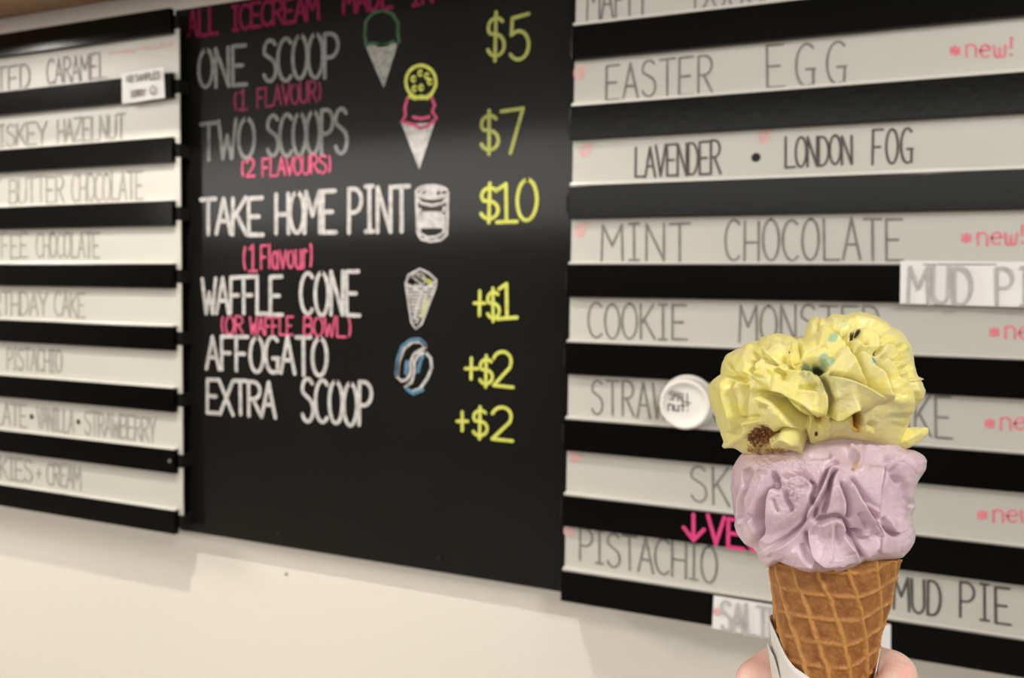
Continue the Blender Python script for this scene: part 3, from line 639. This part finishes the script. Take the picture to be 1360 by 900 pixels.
    fo(c3([(900, 800), (980, 740), (1030, 740), (1060, 880)]), 1, 2.2, 8)
    ri(c3([(920, 450), (960, 580), (1030, 640)]), -2.4, 5)
    fo(c3([(1060, 620), (1070, 760), (1100, 900), (1150, 1050), (1130, 1200)]), -1, 2.8, 8)
    ri(c6([(1000, 120), (1040, 230)]), -3.0, 5)
    fo(c6([(860, 0), (960, 60), (1000, 200), (1040, 290), (1030, 420), (990, 560)]), 1, 2.8, 12)
    ri(c6([(800, 60), (790, 190), (850, 260), (960, 230)]), 1.2, 6)
    bl(1078, 432, 7, 9, 3); bl(1093, 430, 6, 8, 2.5); ri([(1085, 424), (1087, 440)], -2.5, 2.2)
    return h
look_y = rastered(folds_y, 925, 1245, 405, 615)
def disp_y(X, Y, W, c, u, v):
    P = np.c_[X, Y, W/K]; back = np.clip(-c*3+.4, 0, 1); h = look_y(X, Y)
    rg = 1-np.abs(2*fbm(np.c_[X/30+.02*Y, Y/13, W/K/24]+40)-1)
    h = 1.45*h*(1-back)+back*(4*rg**3*1.5-2)
    rough = np.exp(-(((X-1065)/100)**2+((Y-592)/20)**2))
    h = h+.25*(fbm(P/6)-.5)+(.55+2.2*rough)*(fbm(P/3.2+7)-.5)*.7+2.0*(fbm(P/30+3, 2)-.5)
    return h
def lin(r, g, b): return np.array(srgb(r, g, b)[:3])
def col_y(X, Y, W, c, dz):
    P = np.c_[X, Y, W/K]; n = fbm(P/16+50); n2 = fbm(P/5+11)
    base = lin(240, 230, 138); cream = lin(238, 230, 160); deep = lin(240, 216, 88); beige = lin(226, 217, 162)
    t = np.clip((n-.30)*3.4, 0, 1)[:, None]; C = base*(1-t)+cream*t
    t = (np.clip((.42-n2)*5, 0, 1)*.5)[:, None]; C = C*(1-t)+deep*t
    def put(cx, cy, rx, ry, col, k=1., rot=0, rag=.5):
        nonlocal C; m_ = blob(X, Y, cx, cy, rx, ry, 1, rot); m_ = np.clip((m_-.35+rag*(n2-.5))*4, 0, 1)*k*(c > 0); C = C*(1-m_[:, None])+col*m_[:, None]
    for a in ((1120, 520, 34, 26, .7), (1165, 545, 34, 34, .6), (1140, 500, 26, 26, .4), (1105, 565, 40, 12, .3), (1155, 480, 30, 30, .35)): put(a[0], a[1], a[2], a[3], beige, a[4])
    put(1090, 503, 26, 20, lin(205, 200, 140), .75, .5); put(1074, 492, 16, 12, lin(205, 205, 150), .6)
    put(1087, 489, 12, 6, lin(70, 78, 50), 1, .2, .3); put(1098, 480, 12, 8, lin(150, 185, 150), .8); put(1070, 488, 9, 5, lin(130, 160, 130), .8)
    put(1158, 479, 6.5, 7.5, lin(70, 160, 190), 1, .5, .25); put(1105, 453, 7, 5, lin(150, 200, 175), .8, 0, .9); put(1093, 438, 8, 3.5, lin(190, 215, 150), .8); put(1118, 431, 10, 5, lin(222, 226, 170), .7)
    for x, y, s in ((1133, 446, 3.2), (1138, 443, 3), (1129, 447, 2.6), (1163, 469, 3.2), (1049, 469, 1.6), (1084, 579, 2.6), (1114, 553, 1.8), (1127, 546, 1.6), (1135, 540, 2)): put(x, y, s, s, lin(60, 30, 18), 1, 0, .2)
    put(1131, 467, 3.5, 7, lin(170, 95, 20), .8, -.3, .3); put(1140, 562, 4.2, 13, lin(120, 60, 8), 1, 0, .4); put(1138, 560, 10, 18, lin(205, 150, 40), .7)
    put(1009, 580, 20, 16, lin(115, 72, 40), 1, -.4, .9); put(1012, 596, 24, 8, lin(190, 155, 95), .8, 0, .9); put(1087, 566, 7, 7, lin(190, 140, 20), .7)
    return np.clip(C, 0, 1)
SIL_F = [(1186, 572), (1196, 569), (1206, 568.5), (1214, 566.5), (1221, 568), (1228, 566.5), (1233, 568), (1233, 574), (1231, 578), (1226, 583), (1218, 588), (1211, 591), (1204, 596), (1194, 598), (1184, 592)]
def disp_f(X, Y, W, c, u, v):
    P = np.c_[X, Y, W/K]+60; return 1.0*(fbm(P/6, 3)-.5)+ridge(X, Y, [(1190, 590), (1208, 582), (1226, 572)], 1.2, 4)
ysc = scoop(ice, 'scoop', 'upper scoop, folded pale yellow ice cream with blue and brown flecks', (1085, 520), SIL_Y, .046, .046, disp_y, col_y, M_yel, wshift=.004)

fl = scoop(ice, 'scoop_flap', 'ragged yellow flap sticking out at the right', (1200, 581), SIL_F, .010, .012, disp_f, col_y, M_yel, nt=140, npx=70, wshift=.004)
SIL_P = [(984, 604), (978, 612), (973, 620), (971, 638), (971, 655), (973, 676), (977, 690), (976, 698), (981, 712), (990, 722), (1000, 727), (1006, 735), (1010, 746), (1016, 753), (1026, 752), (1037, 746), (1046, 750), (1060, 756), (1078, 760), (1097, 761), (1116, 759), (1132, 756), (1141, 750), (1150, 746), (1168, 745), (1186, 743), (1197, 740), (1208, 731), (1216, 719), (1217, 709), (1213, 697), (1211, 686), (1216, 672), (1213, 661), (1215, 645), (1224, 633), (1230, 623), (1231, 612), (1226, 604), (1216, 598), (1206, 596), (1190, 578), (1160, 566), (1120, 560), (1080, 562), (1040, 574), (1005, 590)]
def folds_p(X, Y):
    P = np.c_[X, Y, 0*X]+100
    wx = X+4*(fbm(P/26, 2)-.5)+1.2*(fbm(P/7+9, 2)-.5); wy = Y+4*(fbm(P/26+31, 2)-.5)+1.2*(fbm(P/7+5, 2)-.5)
    h = 0*X
    def fo(poly, side, H, L, g=2.0, gr=.8):
        nonlocal h; h = h+fold(wx, wy, poly, side, H, L, g, gr)
    def ri(poly, H, wd):
        nonlocal h; h = h+ridge(wx, wy, poly, H, wd)
    def bl(*a):
        nonlocal h; h = h+blob(X, Y, *a)
    fo(c2([(312, 225), (300, 300), (275, 370), (255, 430), (245, 520), (250, 600)]), 1, 2.8, 12)
    fo(c2([(300, 240), (292, 330), (290, 400), (320, 480), (345, 500)]), -1, 2.4, 12)
    fo(c2([(408, 260), (385, 340), (350, 440), (338, 520), (360, 560), (388, 600)]), 1, 3.2, 14)
    fo(c2([(440, 330), (405, 370), (392, 470), (385, 580), (378, 650)]), -1, 2.4, 14)
    fo(c2([(330, 500), (345, 560), (380, 620)]), 1, 2, 8)
    ri(c2([(400, 262), (440, 300), (455, 325), (420, 350)]), -4.0, 4)
    fo(c2([(455, 300), (510, 305), (560, 285), (600, 290), (620, 330)]), 1, 2.4, 12)
    bl(1047, 668, 9, 12, -2.2); ri(c2([(430, 405), (436, 440), (450, 480)]), -2.2, 1.6); ri(c2([(495, 360), (480, 400), (505, 440), (516, 482)]), -2.4, 2.2)
    # big scooped facet and ridge sweeping down-left
    bl(1050, 700, 22, 22, -2.4)
    fo(c2([(745, 190), (720, 290), (660, 400), (620, 470), (600, 540), (540, 600), (470, 645), (400, 662)]), -1, 3.4, 13)
    fo(c2([(745, 240), (715, 330), (650, 440), (610, 520)]), 1, 2.2, 8)
    fo(c2([(600, 300), (640, 340), (610, 400), (640, 460), (620, 520)]), 1, 2.2, 9)
    fo(c2([(775, 250), (738, 320), (722, 420), (700, 500)]), -1, 2.8, 10)
    fo(c2([(765, 320), (795, 390), (810, 440), (800, 520)]), 1, 3.2, 12)
    fo(c2([(815, 290), (860, 360), (880, 420), (930, 500), (985, 580), (985, 620), (940, 680), (890, 735)]), 1, 4.6, 12, 2.2)
    ri(c2([(870, 470), (900, 520), (920, 560)]), -1.6, 3)
    ri(c2([(800, 560), (815, 590), (850, 575), (888, 582)]), -4.5, 3)
    fo(c2([(855, 650), (820, 600), (850, 590), (930, 600)]), -1, 1.6, 8)
    fo(c2([(1000, 220), (990, 320), (975, 420), (972, 540)]), 1, 3.4, 16)
    fo(c2([(880, 400), (940, 450), (970, 470)]), 1, 1.4, 6)
    # bottom centre piece
    fo(c2([(640, 545), (700, 520), (755, 500), (800, 530), (803, 590), (850, 650), (880, 710), (892, 760)]), 1, 4.2, 16)
    fo(c2([(612, 560), (625, 640), (650, 710), (720, 780), (820, 800)]), -1, 3.0, 16)
    ri(c2([(740, 520), (735, 620), (725, 730)]), 1.4, 3); ri(c2([(755, 530), (752, 640)]), -1.2, 4)
    fo(c2([(560, 640), (600, 720), (680, 775), (760, 795)]), 1, 2.0, 8)
    fo(c2([(370, 620), (400, 670), (470, 720), (560, 775), (660, 800)]), -1, 3.4, 18)
    fo(c2([(395, 590), (370, 630), (375, 660), (440, 690)]), -1, 2.4, 8)
    fo(c2([(240, 520), (262, 600), (320, 660)]), -1, 2.2, 8); bl(1020, 742, 12, 8, 2.6); ri(c2([(350, 690), (420, 700), (470, 740)]), -2.2, 4)
    # right cheek
    fo(c2([(1040, 500), (1035, 560), (1070, 585), (1115, 560), (1140, 510), (1140, 450)]), -1, 3.0, 10)
    fo(c2([(1180, 430), (1150, 480), (1150, 520)]), -1, 2.2, 8)
    fo(c2([(1075, 740), (1080, 680), (1110, 630), (1180, 560)]), -1, 3.0, 12)
    ri(c2([(1120, 640), (1150, 615), (1180, 640)]), -2.0, 3)
    fo(c2([(970, 560), (1000, 620), (985, 700)]), -1, 1.8, 10)
    # top right layers
    fo(c2([(1000, 195), (1080, 220), (1140, 255), (1170, 300), (1180, 370), (1170, 440)]), 1, 3.2, 12)
    fo(c2([(1090, 160), (1150, 190), (1195, 240), (1200, 310), (1185, 370)]), 1, 3.2, 9)
    ri(c2([(1040, 240), (1080, 290), (1100, 330)]), -2.8, 4); ri(c2([(1190, 180), (1215, 240), (1200, 300)]), -2.4, 4)
    fo(c2([(1050, 260), (1110, 300), (1130, 380), (1140, 430)]), -1, 1.6, 6)
    ri(c2([(820, 110), (870, 150), (888, 200), (860, 250)]), 2.6, 4); bl(1130, 600, 9, 11, -2.6)
    fo(c2([(900, 120), (980, 130), (1060, 150), (1120, 150)]), 1, 1.6, 8)
    bl(1072, 612, 13, 10, 1.8); ri(c2([(740, 200), (760, 230)]), -2.6, 4); ri(c2([(600, 190), (660, 180), (740, 170)]), -1.6, 4)
    return h
look_p = rastered(folds_p, 955, 1245, 555, 770, 1.0)
def disp_p(X, Y, W, c, u, v):
    P = np.c_[X, Y, W/K]+100; back = np.clip(-c*3+.4, 0, 1); h = look_p(X, Y)
    rg = 1-np.abs(2*fbm(np.c_[X/14, Y/34, W/K/16]+40)-1)
    h = 1.3*h*(1-back)+back*(6*rg**3-2)
    rough = 1.5*np.exp(-(((X-1049)/11)**2+((Y-664)/15)**2))+.8*np.exp(-(((X-1062)/15)**2+((Y-640)/9)**2))+np.exp(-(((X-1030)/60)**2+((Y-625)/22)**2))+.8*np.exp(-(((X-1115)/18)**2+((Y-748)/6)**2))+.8*np.exp(-(((X-1210)/16)**2+((Y-715)/22)**2))
    h = h+.2*(fbm(P/6)-.5)+(.32+1.7*rough)*(fbm(P/3+7)-.5)+1.4*(fbm(P/30+3, 2)-.5)
    return h
def col_p(X, Y, W, c, dz):
    P = np.c_[X, Y, W/K]; n = fbm(P/18+150)
    a = lin(212, 187, 201); b = lin(222, 200, 211); t = np.clip((n-.35)*3.3, 0, 1)[:, None]; C = a*(1-t)+b*t
    pk = lin(222, 184, 193); t = (np.clip((fbm(P/9+70)-.55)*4, 0, 1)*.5)[:, None]; C = C*(1-t)+pk*t
    def put(cx, cy, rx, ry, col, k=1.):
        nonlocal C; m_ = np.clip((blob(X, Y, cx, cy, rx, ry, 1)-.35+.5*(n-.5))*4, 0, 1)*k*(c > 0); C = C*(1-m_[:, None])+col*m_[:, None]
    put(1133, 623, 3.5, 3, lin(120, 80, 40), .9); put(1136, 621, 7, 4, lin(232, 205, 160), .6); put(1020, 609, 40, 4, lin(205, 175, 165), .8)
    return np.clip(C, 0, 1)
psc = scoop(ice, 'scoop', 'lower scoop, creased lavender ice cream', (1097, 665), SIL_P, .041, .041, disp_p, col_p, M_pur,
            lift=lambda X, Y: .017*np.clip((Y-705)/42, 0, 1)**1.5*np.exp(-((X-1103)/78)**4))

# cookie crumbs in the yellow scoop
def crumb_geo(V, F, c, r):
    import bmesh
    bm = bmesh.new(); bmesh.ops.create_icosphere(bm, subdivisions=2, radius=1)
    b0 = len(V); ph = rng.random(3)*9
    sc3 = np.array([random.uniform(.7, 1.2) for _ in range(3)])
    for v in bm.verts:
        p = np.array(v.co); k = 1+.35*math.sin(p[0]*4+ph[0])*math.sin(p[1]*5+ph[1])+.25*math.sin(p[2]*6+ph[2]); V.append(c+p*sc3*r*k)
    for f in bm.faces: F.append(tuple(b0+v.index for v in f.verts))
    bm.free()
M_crb = mat('cookie_crumb_brown', srgb(112, 66, 38), .7, .3, bump=.6, bscale=700, col2=srgb(150, 100, 58), mscale=300)
M_crl = mat('cookie_crumb_tan', srgb(205, 170, 115), .7, .3, bump=.6, bscale=700, col2=srgb(165, 120, 70), mscale=300)
import mathutils
bv = mathutils.bvhtree.BVHTree.FromPolygons([v.co[:] for v in ysc.data.vertices], [p.vertices[:] for p in ysc.data.polygons])
yorg = WORLDLOC[ysc.name]
def on_scoop(px, py):
    r = ray(px, py); h = bv.ray_cast(Vector(CAM-yorg), Vector(r).normalized()); return None if h[0] is None else np.array(h[0])+yorg
def crumbs(name, spots, m):
    V, F = [], []
    for x, y, r in spots:
        p = on_scoop(x, y)
        if p is not None: crumb_geo(V, F, p-DIR*r*K*.25, r*K)
    o = mesh(name, V, F, m, ice, smooth=True); return o
sp = []
for i in range(70):
    a = random.uniform(0, 2*PI); q = math.sqrt(random.random()); sp.append((1010+q*16*math.cos(a)+q*5*math.sin(a), 580-q*13*math.sin(a), random.uniform(1.2, 3.0)))
o = crumbs('cookie_crumbs', sp, M_crb); o['kind'] = 'stuff'; o['label'] = 'brown cookie crumbs low on the yellow scoop'
sp = [(1004, 585, 3.6), (1000, 578, 2.2)]+[(random.uniform(992, 1042), random.uniform(594, 602), random.uniform(1.2, 2.6)) for i in range(46)]+[(random.uniform(996, 1020), random.uniform(572, 592), random.uniform(.9, 1.8)) for i in range(16)]
o = crumbs('pale_crumbs', sp, M_crl); o['kind'] = 'stuff'; o['label'] = 'tan cookie crumbs under the brown ones'

# ---- waffle cone: real grid relief on a rolled cone
def cone_frame():
    a0, b0 = [q[0] for q in P2L([1105], [735])]; a1, b1 = [q[0] for q in P2L([1066], [1245])]
    return np.array([a0, b0]), np.array([a1, b1])
CT, CB = cone_frame(); AX2 = CB-CT; CL = np.linalg.norm(AX2); AX2 = AX2/CL
AXW = E1*AX2[0]+E2*AX2[1]; SIDE = E1*(-AX2[1])+E2*AX2[0]; SIDE = SIDE if SIDE@E1 > 0 else -SIDE
CTW = O0+E1*CT[0]+E2*CT[1]
RIM = 84.5*K
def crad(s): return RIM*(1-s/CL)**.97                     # s metres down the axis
def cpt(s, ang, r):
    """ang 0 faces the lens, + to the right"""
    s, ang, r = map(np.asarray, (s, ang, r))
    return CTW+AXW*s[..., None]+SIDE*(r*np.sin(ang))[..., None]+E3*(r*np.cos(ang))[..., None]
NA, NSs = 560, 460
s = np.linspace(-.002, CL*.995, NSs); ang = np.linspace(-PI, PI, NA, endpoint=False)
SS, AA = np.meshgrid(s, ang, indexing='ij'); ypx = 735+SS/K
nz = fbm(np.c_[SS.ravel()/K/14, AA.ravel()*6+20, 0*AA.ravel()+3], 4).reshape(SS.shape)
nz2 = fbm(np.c_[SS.ravel()/K/3, AA.ravel()*24+20, 0*AA.ravel()+3], 3).reshape(SS.shape)
st = np.clip((AA-.35)/1.0, 0, 1); st = st*st*(3-2*st)
rowc = (ypx+26*st-759+4*(nz-.5)+5*np.sin(AA*1.5)+7)/31.2
dgc = (AA-.0059*(ypx-762)+.147+.10*(nz-.5))/(2*PI/13)
dr = np.abs(rowc-np.round(rowc))*31.2; dd = np.abs(dgc-np.round(dgc))*(2*PI/13)*np.maximum(crad(SS)/K, 12)
prf = lambda d, w_: np.exp(-(d/w_)**2.6)
kr = (.55+.9*(nz2-.3))
ra = prf(dr, 3.0)*np.clip(.75+(nz-.5)*2, .3, 1); rb_ = prf(dd, 3.6); rel = np.maximum(ra, rb_)
hh = rel*.00105+(nz-.5)*.0009+(nz2-.5)*.00035
Rr = crad(SS)+hh
Vc = cpt(SS, AA, Rr).reshape(-1, 3); Vi = cpt(SS, AA, np.maximum(crad(SS)-.0022, .0002)).reshape(-1, 3)
i = np.arange(NSs-1)[:, None]*NA; j = np.arange(NA)[None]; jn = (j+1) % NA
Fo = np.stack([i+j, i+jn, i+NA+jn, i+NA+j], -1).reshape(-1, 4)
# inner wall only near the rim, then closed
step = NSs*NA; Fi = Fo[:NA*60][:, ::-1]+step
rimf = np.stack([np.arange(NA), step+np.arange(NA), step+(np.arange(NA)+1) % NA, (np.arange(NA)+1) % NA], -1)
used = step+NA*61
Mw = sss_mat('waffle_biscuit', .55, .12, (1, .5, .25), .002, .5, 500, .35)
wc = mesh('waffle_cone', np.r_[Vc, Vi[:NA*61]], np.r_[Fo, Fi, rimf].tolist(), Mw, ice, smooth=True)
wc['label'] = 'golden brown waffle cone with raised grid'
tcl = np.clip(rel*(.75+.9*(nz2-.4)), 0, 1)[..., None]
cell = lin(138, 86, 42)*(1-.0)+0*tcl; rdg = lin(202, 148, 82)
mot = np.clip((nz-.35)*2.8, 0, 1)[..., None]; cell = cell*mot+lin(162, 108, 58)*(1-mot)
sp2 = np.clip((nz2-.56)*7, 0, 1)[..., None]*.35; cc_ = cell*(1-tcl)+rdg*tcl; cc_ = cc_*(1-sp2)+lin(196, 148, 90)*sp2
cc_ = np.r_[cc_.reshape(-1, 3), cc_.reshape(-1, 3)[:NA*61]]
at = wc.data.color_attributes.new('tint', 'FLOAT_COLOR', 'POINT'); at.data.foreach_set('color', np.c_[cc_, np.ones(len(cc_))].ravel().astype(np.float32))

# ---- paper sleeve
def sleeve(topf, off, a0, a1, n=160, m_=40, flare=0):
    an = np.linspace(a0, a1, n); V, F = [], []
    top = np.array([(topf(a)-735)*K for a in an]); bot = CL*1.0
    rows = []
    for q in range(m_):
        t = q/(m_-1); s_ = top*(1-t)+bot*t; r_ = np.maximum(crad(s_), 0)+off+flare*(1-t)**6+.0006*np.sin(an*7+t*9)*(1-t)
        rows.append(cpt(s_, an, r_))
    A = np.array(rows).reshape(-1, 3); rows2 = []
    for q in range(m_):
        t = q/(m_-1); s_ = top*(1-t)+bot*t; r_ = np.maximum(crad(s_), 0)+off+flare*(1-t)**6+.0006*np.sin(an*7+t*9)*(1-t)-.0004
        rows2.append(cpt(s_, an, np.maximum(r_, .0001)))
    Bv = np.array(rows2).reshape(-1, 3); N = len(A)
    for q in range(m_-1):
        for k in range(n-1):
            a = q*n+k; F.append((a, a+1, a+n+1, a+n)); F.append((N+a, N+a+n, N+a+n+1, N+a+1))
    for k in range(n-1): F.append((k, N+k, N+k+1, k+1))
    for q in range(m_-1):
        F.append((q*n, (q+1)*n, N+(q+1)*n, N+q*n)); e = q*n+n-1; F.append((e, N+e, N+e+n, e+n))
    return np.r_[A, Bv], F
M_slv = mat('white_sleeve_paper', (.80, .79, .75, 1), .6, .3, bump=.3, bscale=260, mottle=.05, mscale=60)
ka = [-3.3, -2.6, -2.0, -1.6, -1.38, -1.15, -.86, -.56, -.05, .4, .9, 1.2, 1.42, 1.7, 2.2, 3.0]; ky = [838, 835, 834, 836, 843, 856, 871, 886, 900, 912, 918, 906, 872, 845, 838, 838]
def t1(a): return float(np.interp(a, ka, ky))
V1, F1 = sleeve(t1, .0019, -3.1, 3.1)
slv = empty('paper_sleeve', (base_pt+np.array([0, 0, -.002])).tolist(), 'white paper sleeve wrapped around the lower waffle cone', 'sleeve')
mesh('sleeve_wrap', V1, F1, M_slv, slv, smooth=True)
def t2(a): return float(np.interp(a, [-2.9, -2.2, -1.9, -1.5, -1.2, -.9, -.5], [890, 885, 882, 872, 884, 914, 960]))
V2, F2 = sleeve(t2, .0026, -2.9, -.5, n=70, flare=.0008)
mesh('sleeve_fold', V2, F2, M_slv, slv, smooth=True)

# ---- the hand holding it: fingers closed round the sleeve, one continuous surface
def hp(ypx_, a, extra):
    """point round the cone at photo height ypx_, angle a (deg), extra metres outside the biscuit"""
    s_ = (ypx_-735)*K; a = math.radians(a); r_ = max(float(crad(np.array(min(s_, CL*.98)))), .006)+extra
    return cpt(np.array(s_), np.array(a), np.array(r_))
tubes = []
def finger(y0, y1, y2, y3, rf, drop_tip=0, amax=88):
    # knuckle at the left-back, round the far side, tip returning at the right-front
    A_ = [-112, -140, -168, 160, 128, amax+14, amax-18, amax-44]
    Yy = np.interp(range(8), [0, 2, 5, 7], [y0, y1, y2, y3]); rad_ = [1.25, 1.12, 1.0, 1.02, .98, .98, .90, .74]
    pts = [hp(Yy[i], A_[i], .0022+rf*rad_[i]) for i in range(8)]
    tubes.append((pts, [rf*q for q in rad_]))
FY = 916
finger(FY+22, FY-26, FY-36, FY-8, .0077)
finger(FY+62, FY+44, FY+54, FY+68, .0095, amax=90)
finger(FY+116, FY+98, FY+104, FY+112, .0090, amax=84)
finger(FY+166, FY+148, FY+150, FY+156, .0078, amax=78)
# thumb across the near side, below the picture
TH_ = [hp(FY+120, -98, .022), hp(FY+88, -78, .020), hp(FY+58, -48, .0145), hp(FY+44, -16, .0125), hp(FY+40, 12, .0115)]
tubes.append((TH_, [.0165, .0145, .0115, .0112, .0088]))
# palm and wrist at the left / back
kn = [hp(FY+y_, -116, .0100) for y_ in (66, 90, 128, 166)]
wr = hp(FY+250, -115, .060); wr2 = wr+np.array([-.03, -.035, -.075]); wr3 = wr2+np.array([-.05, -.06, -.15])
for q, k_ in enumerate(kn): tubes.append(([k_, k_*.5+wr*.5+E3*.004, wr+(kn[q]-kn[1])*.25], [.0100, .0140, .0165]))
tubes.append(([TH_[0], TH_[0]*.5+wr*.5, wr], [.0165, .0185, .0190]))
tubes.append(([wr, wr2, wr3], [.0235, .0245, .033])); tubes.append(([wr+SIDE*.012, wr2+SIDE*.014, wr3+SIDE*.02], [.0215, .0230, .031]))
def sweep(pts, rad_, V, F, n=20, sub=5):
    pts = [np.asarray(p) for p in pts]; k = len(pts); P, R_ = [], []
    for i in range(k-1):
        p0, p1, p2, p3 = pts[max(i-1, 0)], pts[i], pts[i+1], pts[min(i+2, k-1)]
        for q in range(sub):
            t = q/sub; P.append(.5*((2*p1)+(-p0+p2)*t+(2*p0-5*p1+4*p2-p3)*t*t+(-p0+3*p1-3*p2+p3)*t**3)); R_.append(rad_[i]*(1-t)+rad_[i+1]*t)
    P.append(pts[-1]); R_.append(rad_[-1])
    # rounded ends
    t0 = (P[0]-P[1])/np.linalg.norm(P[0]-P[1]); t1_ = (P[-1]-P[-2])/np.linalg.norm(P[-1]-P[-2])
    A0 = [(P[0]+t0*R_[0]*math.sin(x), R_[0]*math.cos(x)) for x in (1.45, 1.1, .75, .38)]; A1 = [(P[-1]+t1_*R_[-1]*math.sin(x), R_[-1]*math.cos(x)) for x in (.38, .75, 1.1, 1.45)]
    P = [a for a, _ in A0]+P+[a for a, _ in A1]; R_ = [r_ for _, r_ in A0]+R_+[r_ for _, r_ in A1]
    up = np.array([.13, .2, .97]); b0 = len(V)
    for i in range(len(P)):
        t = P[min(i+1, len(P)-1)]-P[max(i-1, 0)]; t /= np.linalg.norm(t); x = np.cross(up, t); x /= np.linalg.norm(x); y = np.cross(t, x)
        for q in range(n): a = 2*PI*q/n; V.append(P[i]+(x*math.cos(a)+y*math.sin(a))*R_[i])
    for i in range(len(P)-1):
        for q in range(n): F.append((b0+i*n+q, b0+i*n+(q+1) % n, b0+(i+1)*n+(q+1) % n, b0+(i+1)*n+q))
    F.append(tuple(b0+q for q in range(n-1, -1, -1))); e = b0+(len(P)-1)*n; F.append(tuple(e+q for q in range(n)))
V, F = [], []
for p_, r_ in tubes: sweep(p_, r_, V, F)
M_skin = bpy.data.materials.new('skin'); M_skin.use_nodes = True; nt_ = M_skin.node_tree; b_ = nt_.nodes['Principled BSDF']
b_.inputs['Roughness'].default_value = .42; b_.inputs['Subsurface Weight'].default_value = .25; b_.inputs['Subsurface Radius'].default_value = (1, .35, .2); b_.inputs['Subsurface Scale'].default_value = .006
tc_ = nt_.nodes.new('ShaderNodeTexCoord'); n_ = nt_.nodes.new('ShaderNodeTexNoise'); n_.inputs['Scale'].default_value = 70; n_.inputs['Detail'].default_value = 5
rp = nt_.nodes.new('ShaderNodeValToRGB'); rp.color_ramp.elements[0].color = srgb(246, 190, 178); rp.color_ramp.elements[1].color = srgb(252, 216, 204); rp.color_ramp.elements[0].position = .35; rp.color_ramp.elements[1].position = .65
nt_.links.new(tc_.outputs['Object'], n_.inputs['Vector']); nt_.links.new(n_.outputs[0], rp.inputs[0]); nt_.links.new(rp.outputs[0], b_.inputs['Base Color'])
wv = nt_.nodes.new('ShaderNodeTexNoise'); wv.inputs['Scale'].default_value = 420; wv.inputs['Detail'].default_value = 6; nt_.links.new(tc_.outputs['Object'], wv.inputs['Vector'])
bp_ = nt_.nodes.new('ShaderNodeBump'); bp_.inputs['Strength'].default_value = .35; bp_.inputs['Distance'].default_value = .001; nt_.links.new(wv.outputs[0], bp_.inputs['Height']); nt_.links.new(bp_.outputs[0], b_.inputs['Normal'])
hand = mesh('hand', V, F, M_skin, None, smooth=True, origin=wr3)
rm = hand.modifiers.new('remesh', 'REMESH'); rm.mode = 'VOXEL'; rm.voxel_size = .0011; rm.use_smooth_shade = True
sm = hand.modifiers.new('smooth', 'SMOOTH'); sm.factor = .5; sm.iterations = 6
bpy.context.view_layer.update()
me2 = bpy.data.meshes.new_from_object(hand.evaluated_get(bpy.context.evaluated_depsgraph_get()))
hand.modifiers.clear(); hand.data = me2
tag(hand, 'pale pink hand gripping the white paper sleeve under the waffle cone', 'hand')
# nails on the thumb and the finger tips
M_nail = mat('fingernail', srgb(240, 200, 190), .25, .5)
def nail(tip, prev, rf, outv):
    t = tip-prev; t /= np.linalg.norm(t); outv = outv-t*(outv@t); outv /= np.linalg.norm(outv); sd = np.cross(t, outv); V, F = [], []
    for i in range(7):
        for j in range(7):
            u = -1+2*i/6; v = -.5+1.7*j/6; a = u*.75*(1-.25*max(v, 0)); V.append(tip+t*v*rf*.72+(outv*math.cos(a)+sd*math.sin(a))*rf*1.02)
    for i in range(6):
        for j in range(6): q = i*7+j; F.append((q, q+1, q+8, q+7))
    mesh('fingernail', V, F, M_nail, hand, smooth=True)
for p_, r_ in tubes[:4]:
    axis_c = CTW+AXW*((p_[-1]-CTW)@AXW); nail(p_[-1], p_[-2], r_[-1], p_[-1]-axis_c)
p_, r_ = tubes[4]; axis_c = CTW+AXW*((p_[-1]-CTW)@AXW); nail(p_[-1], p_[-2], r_[-1], p_[-1]-axis_c)
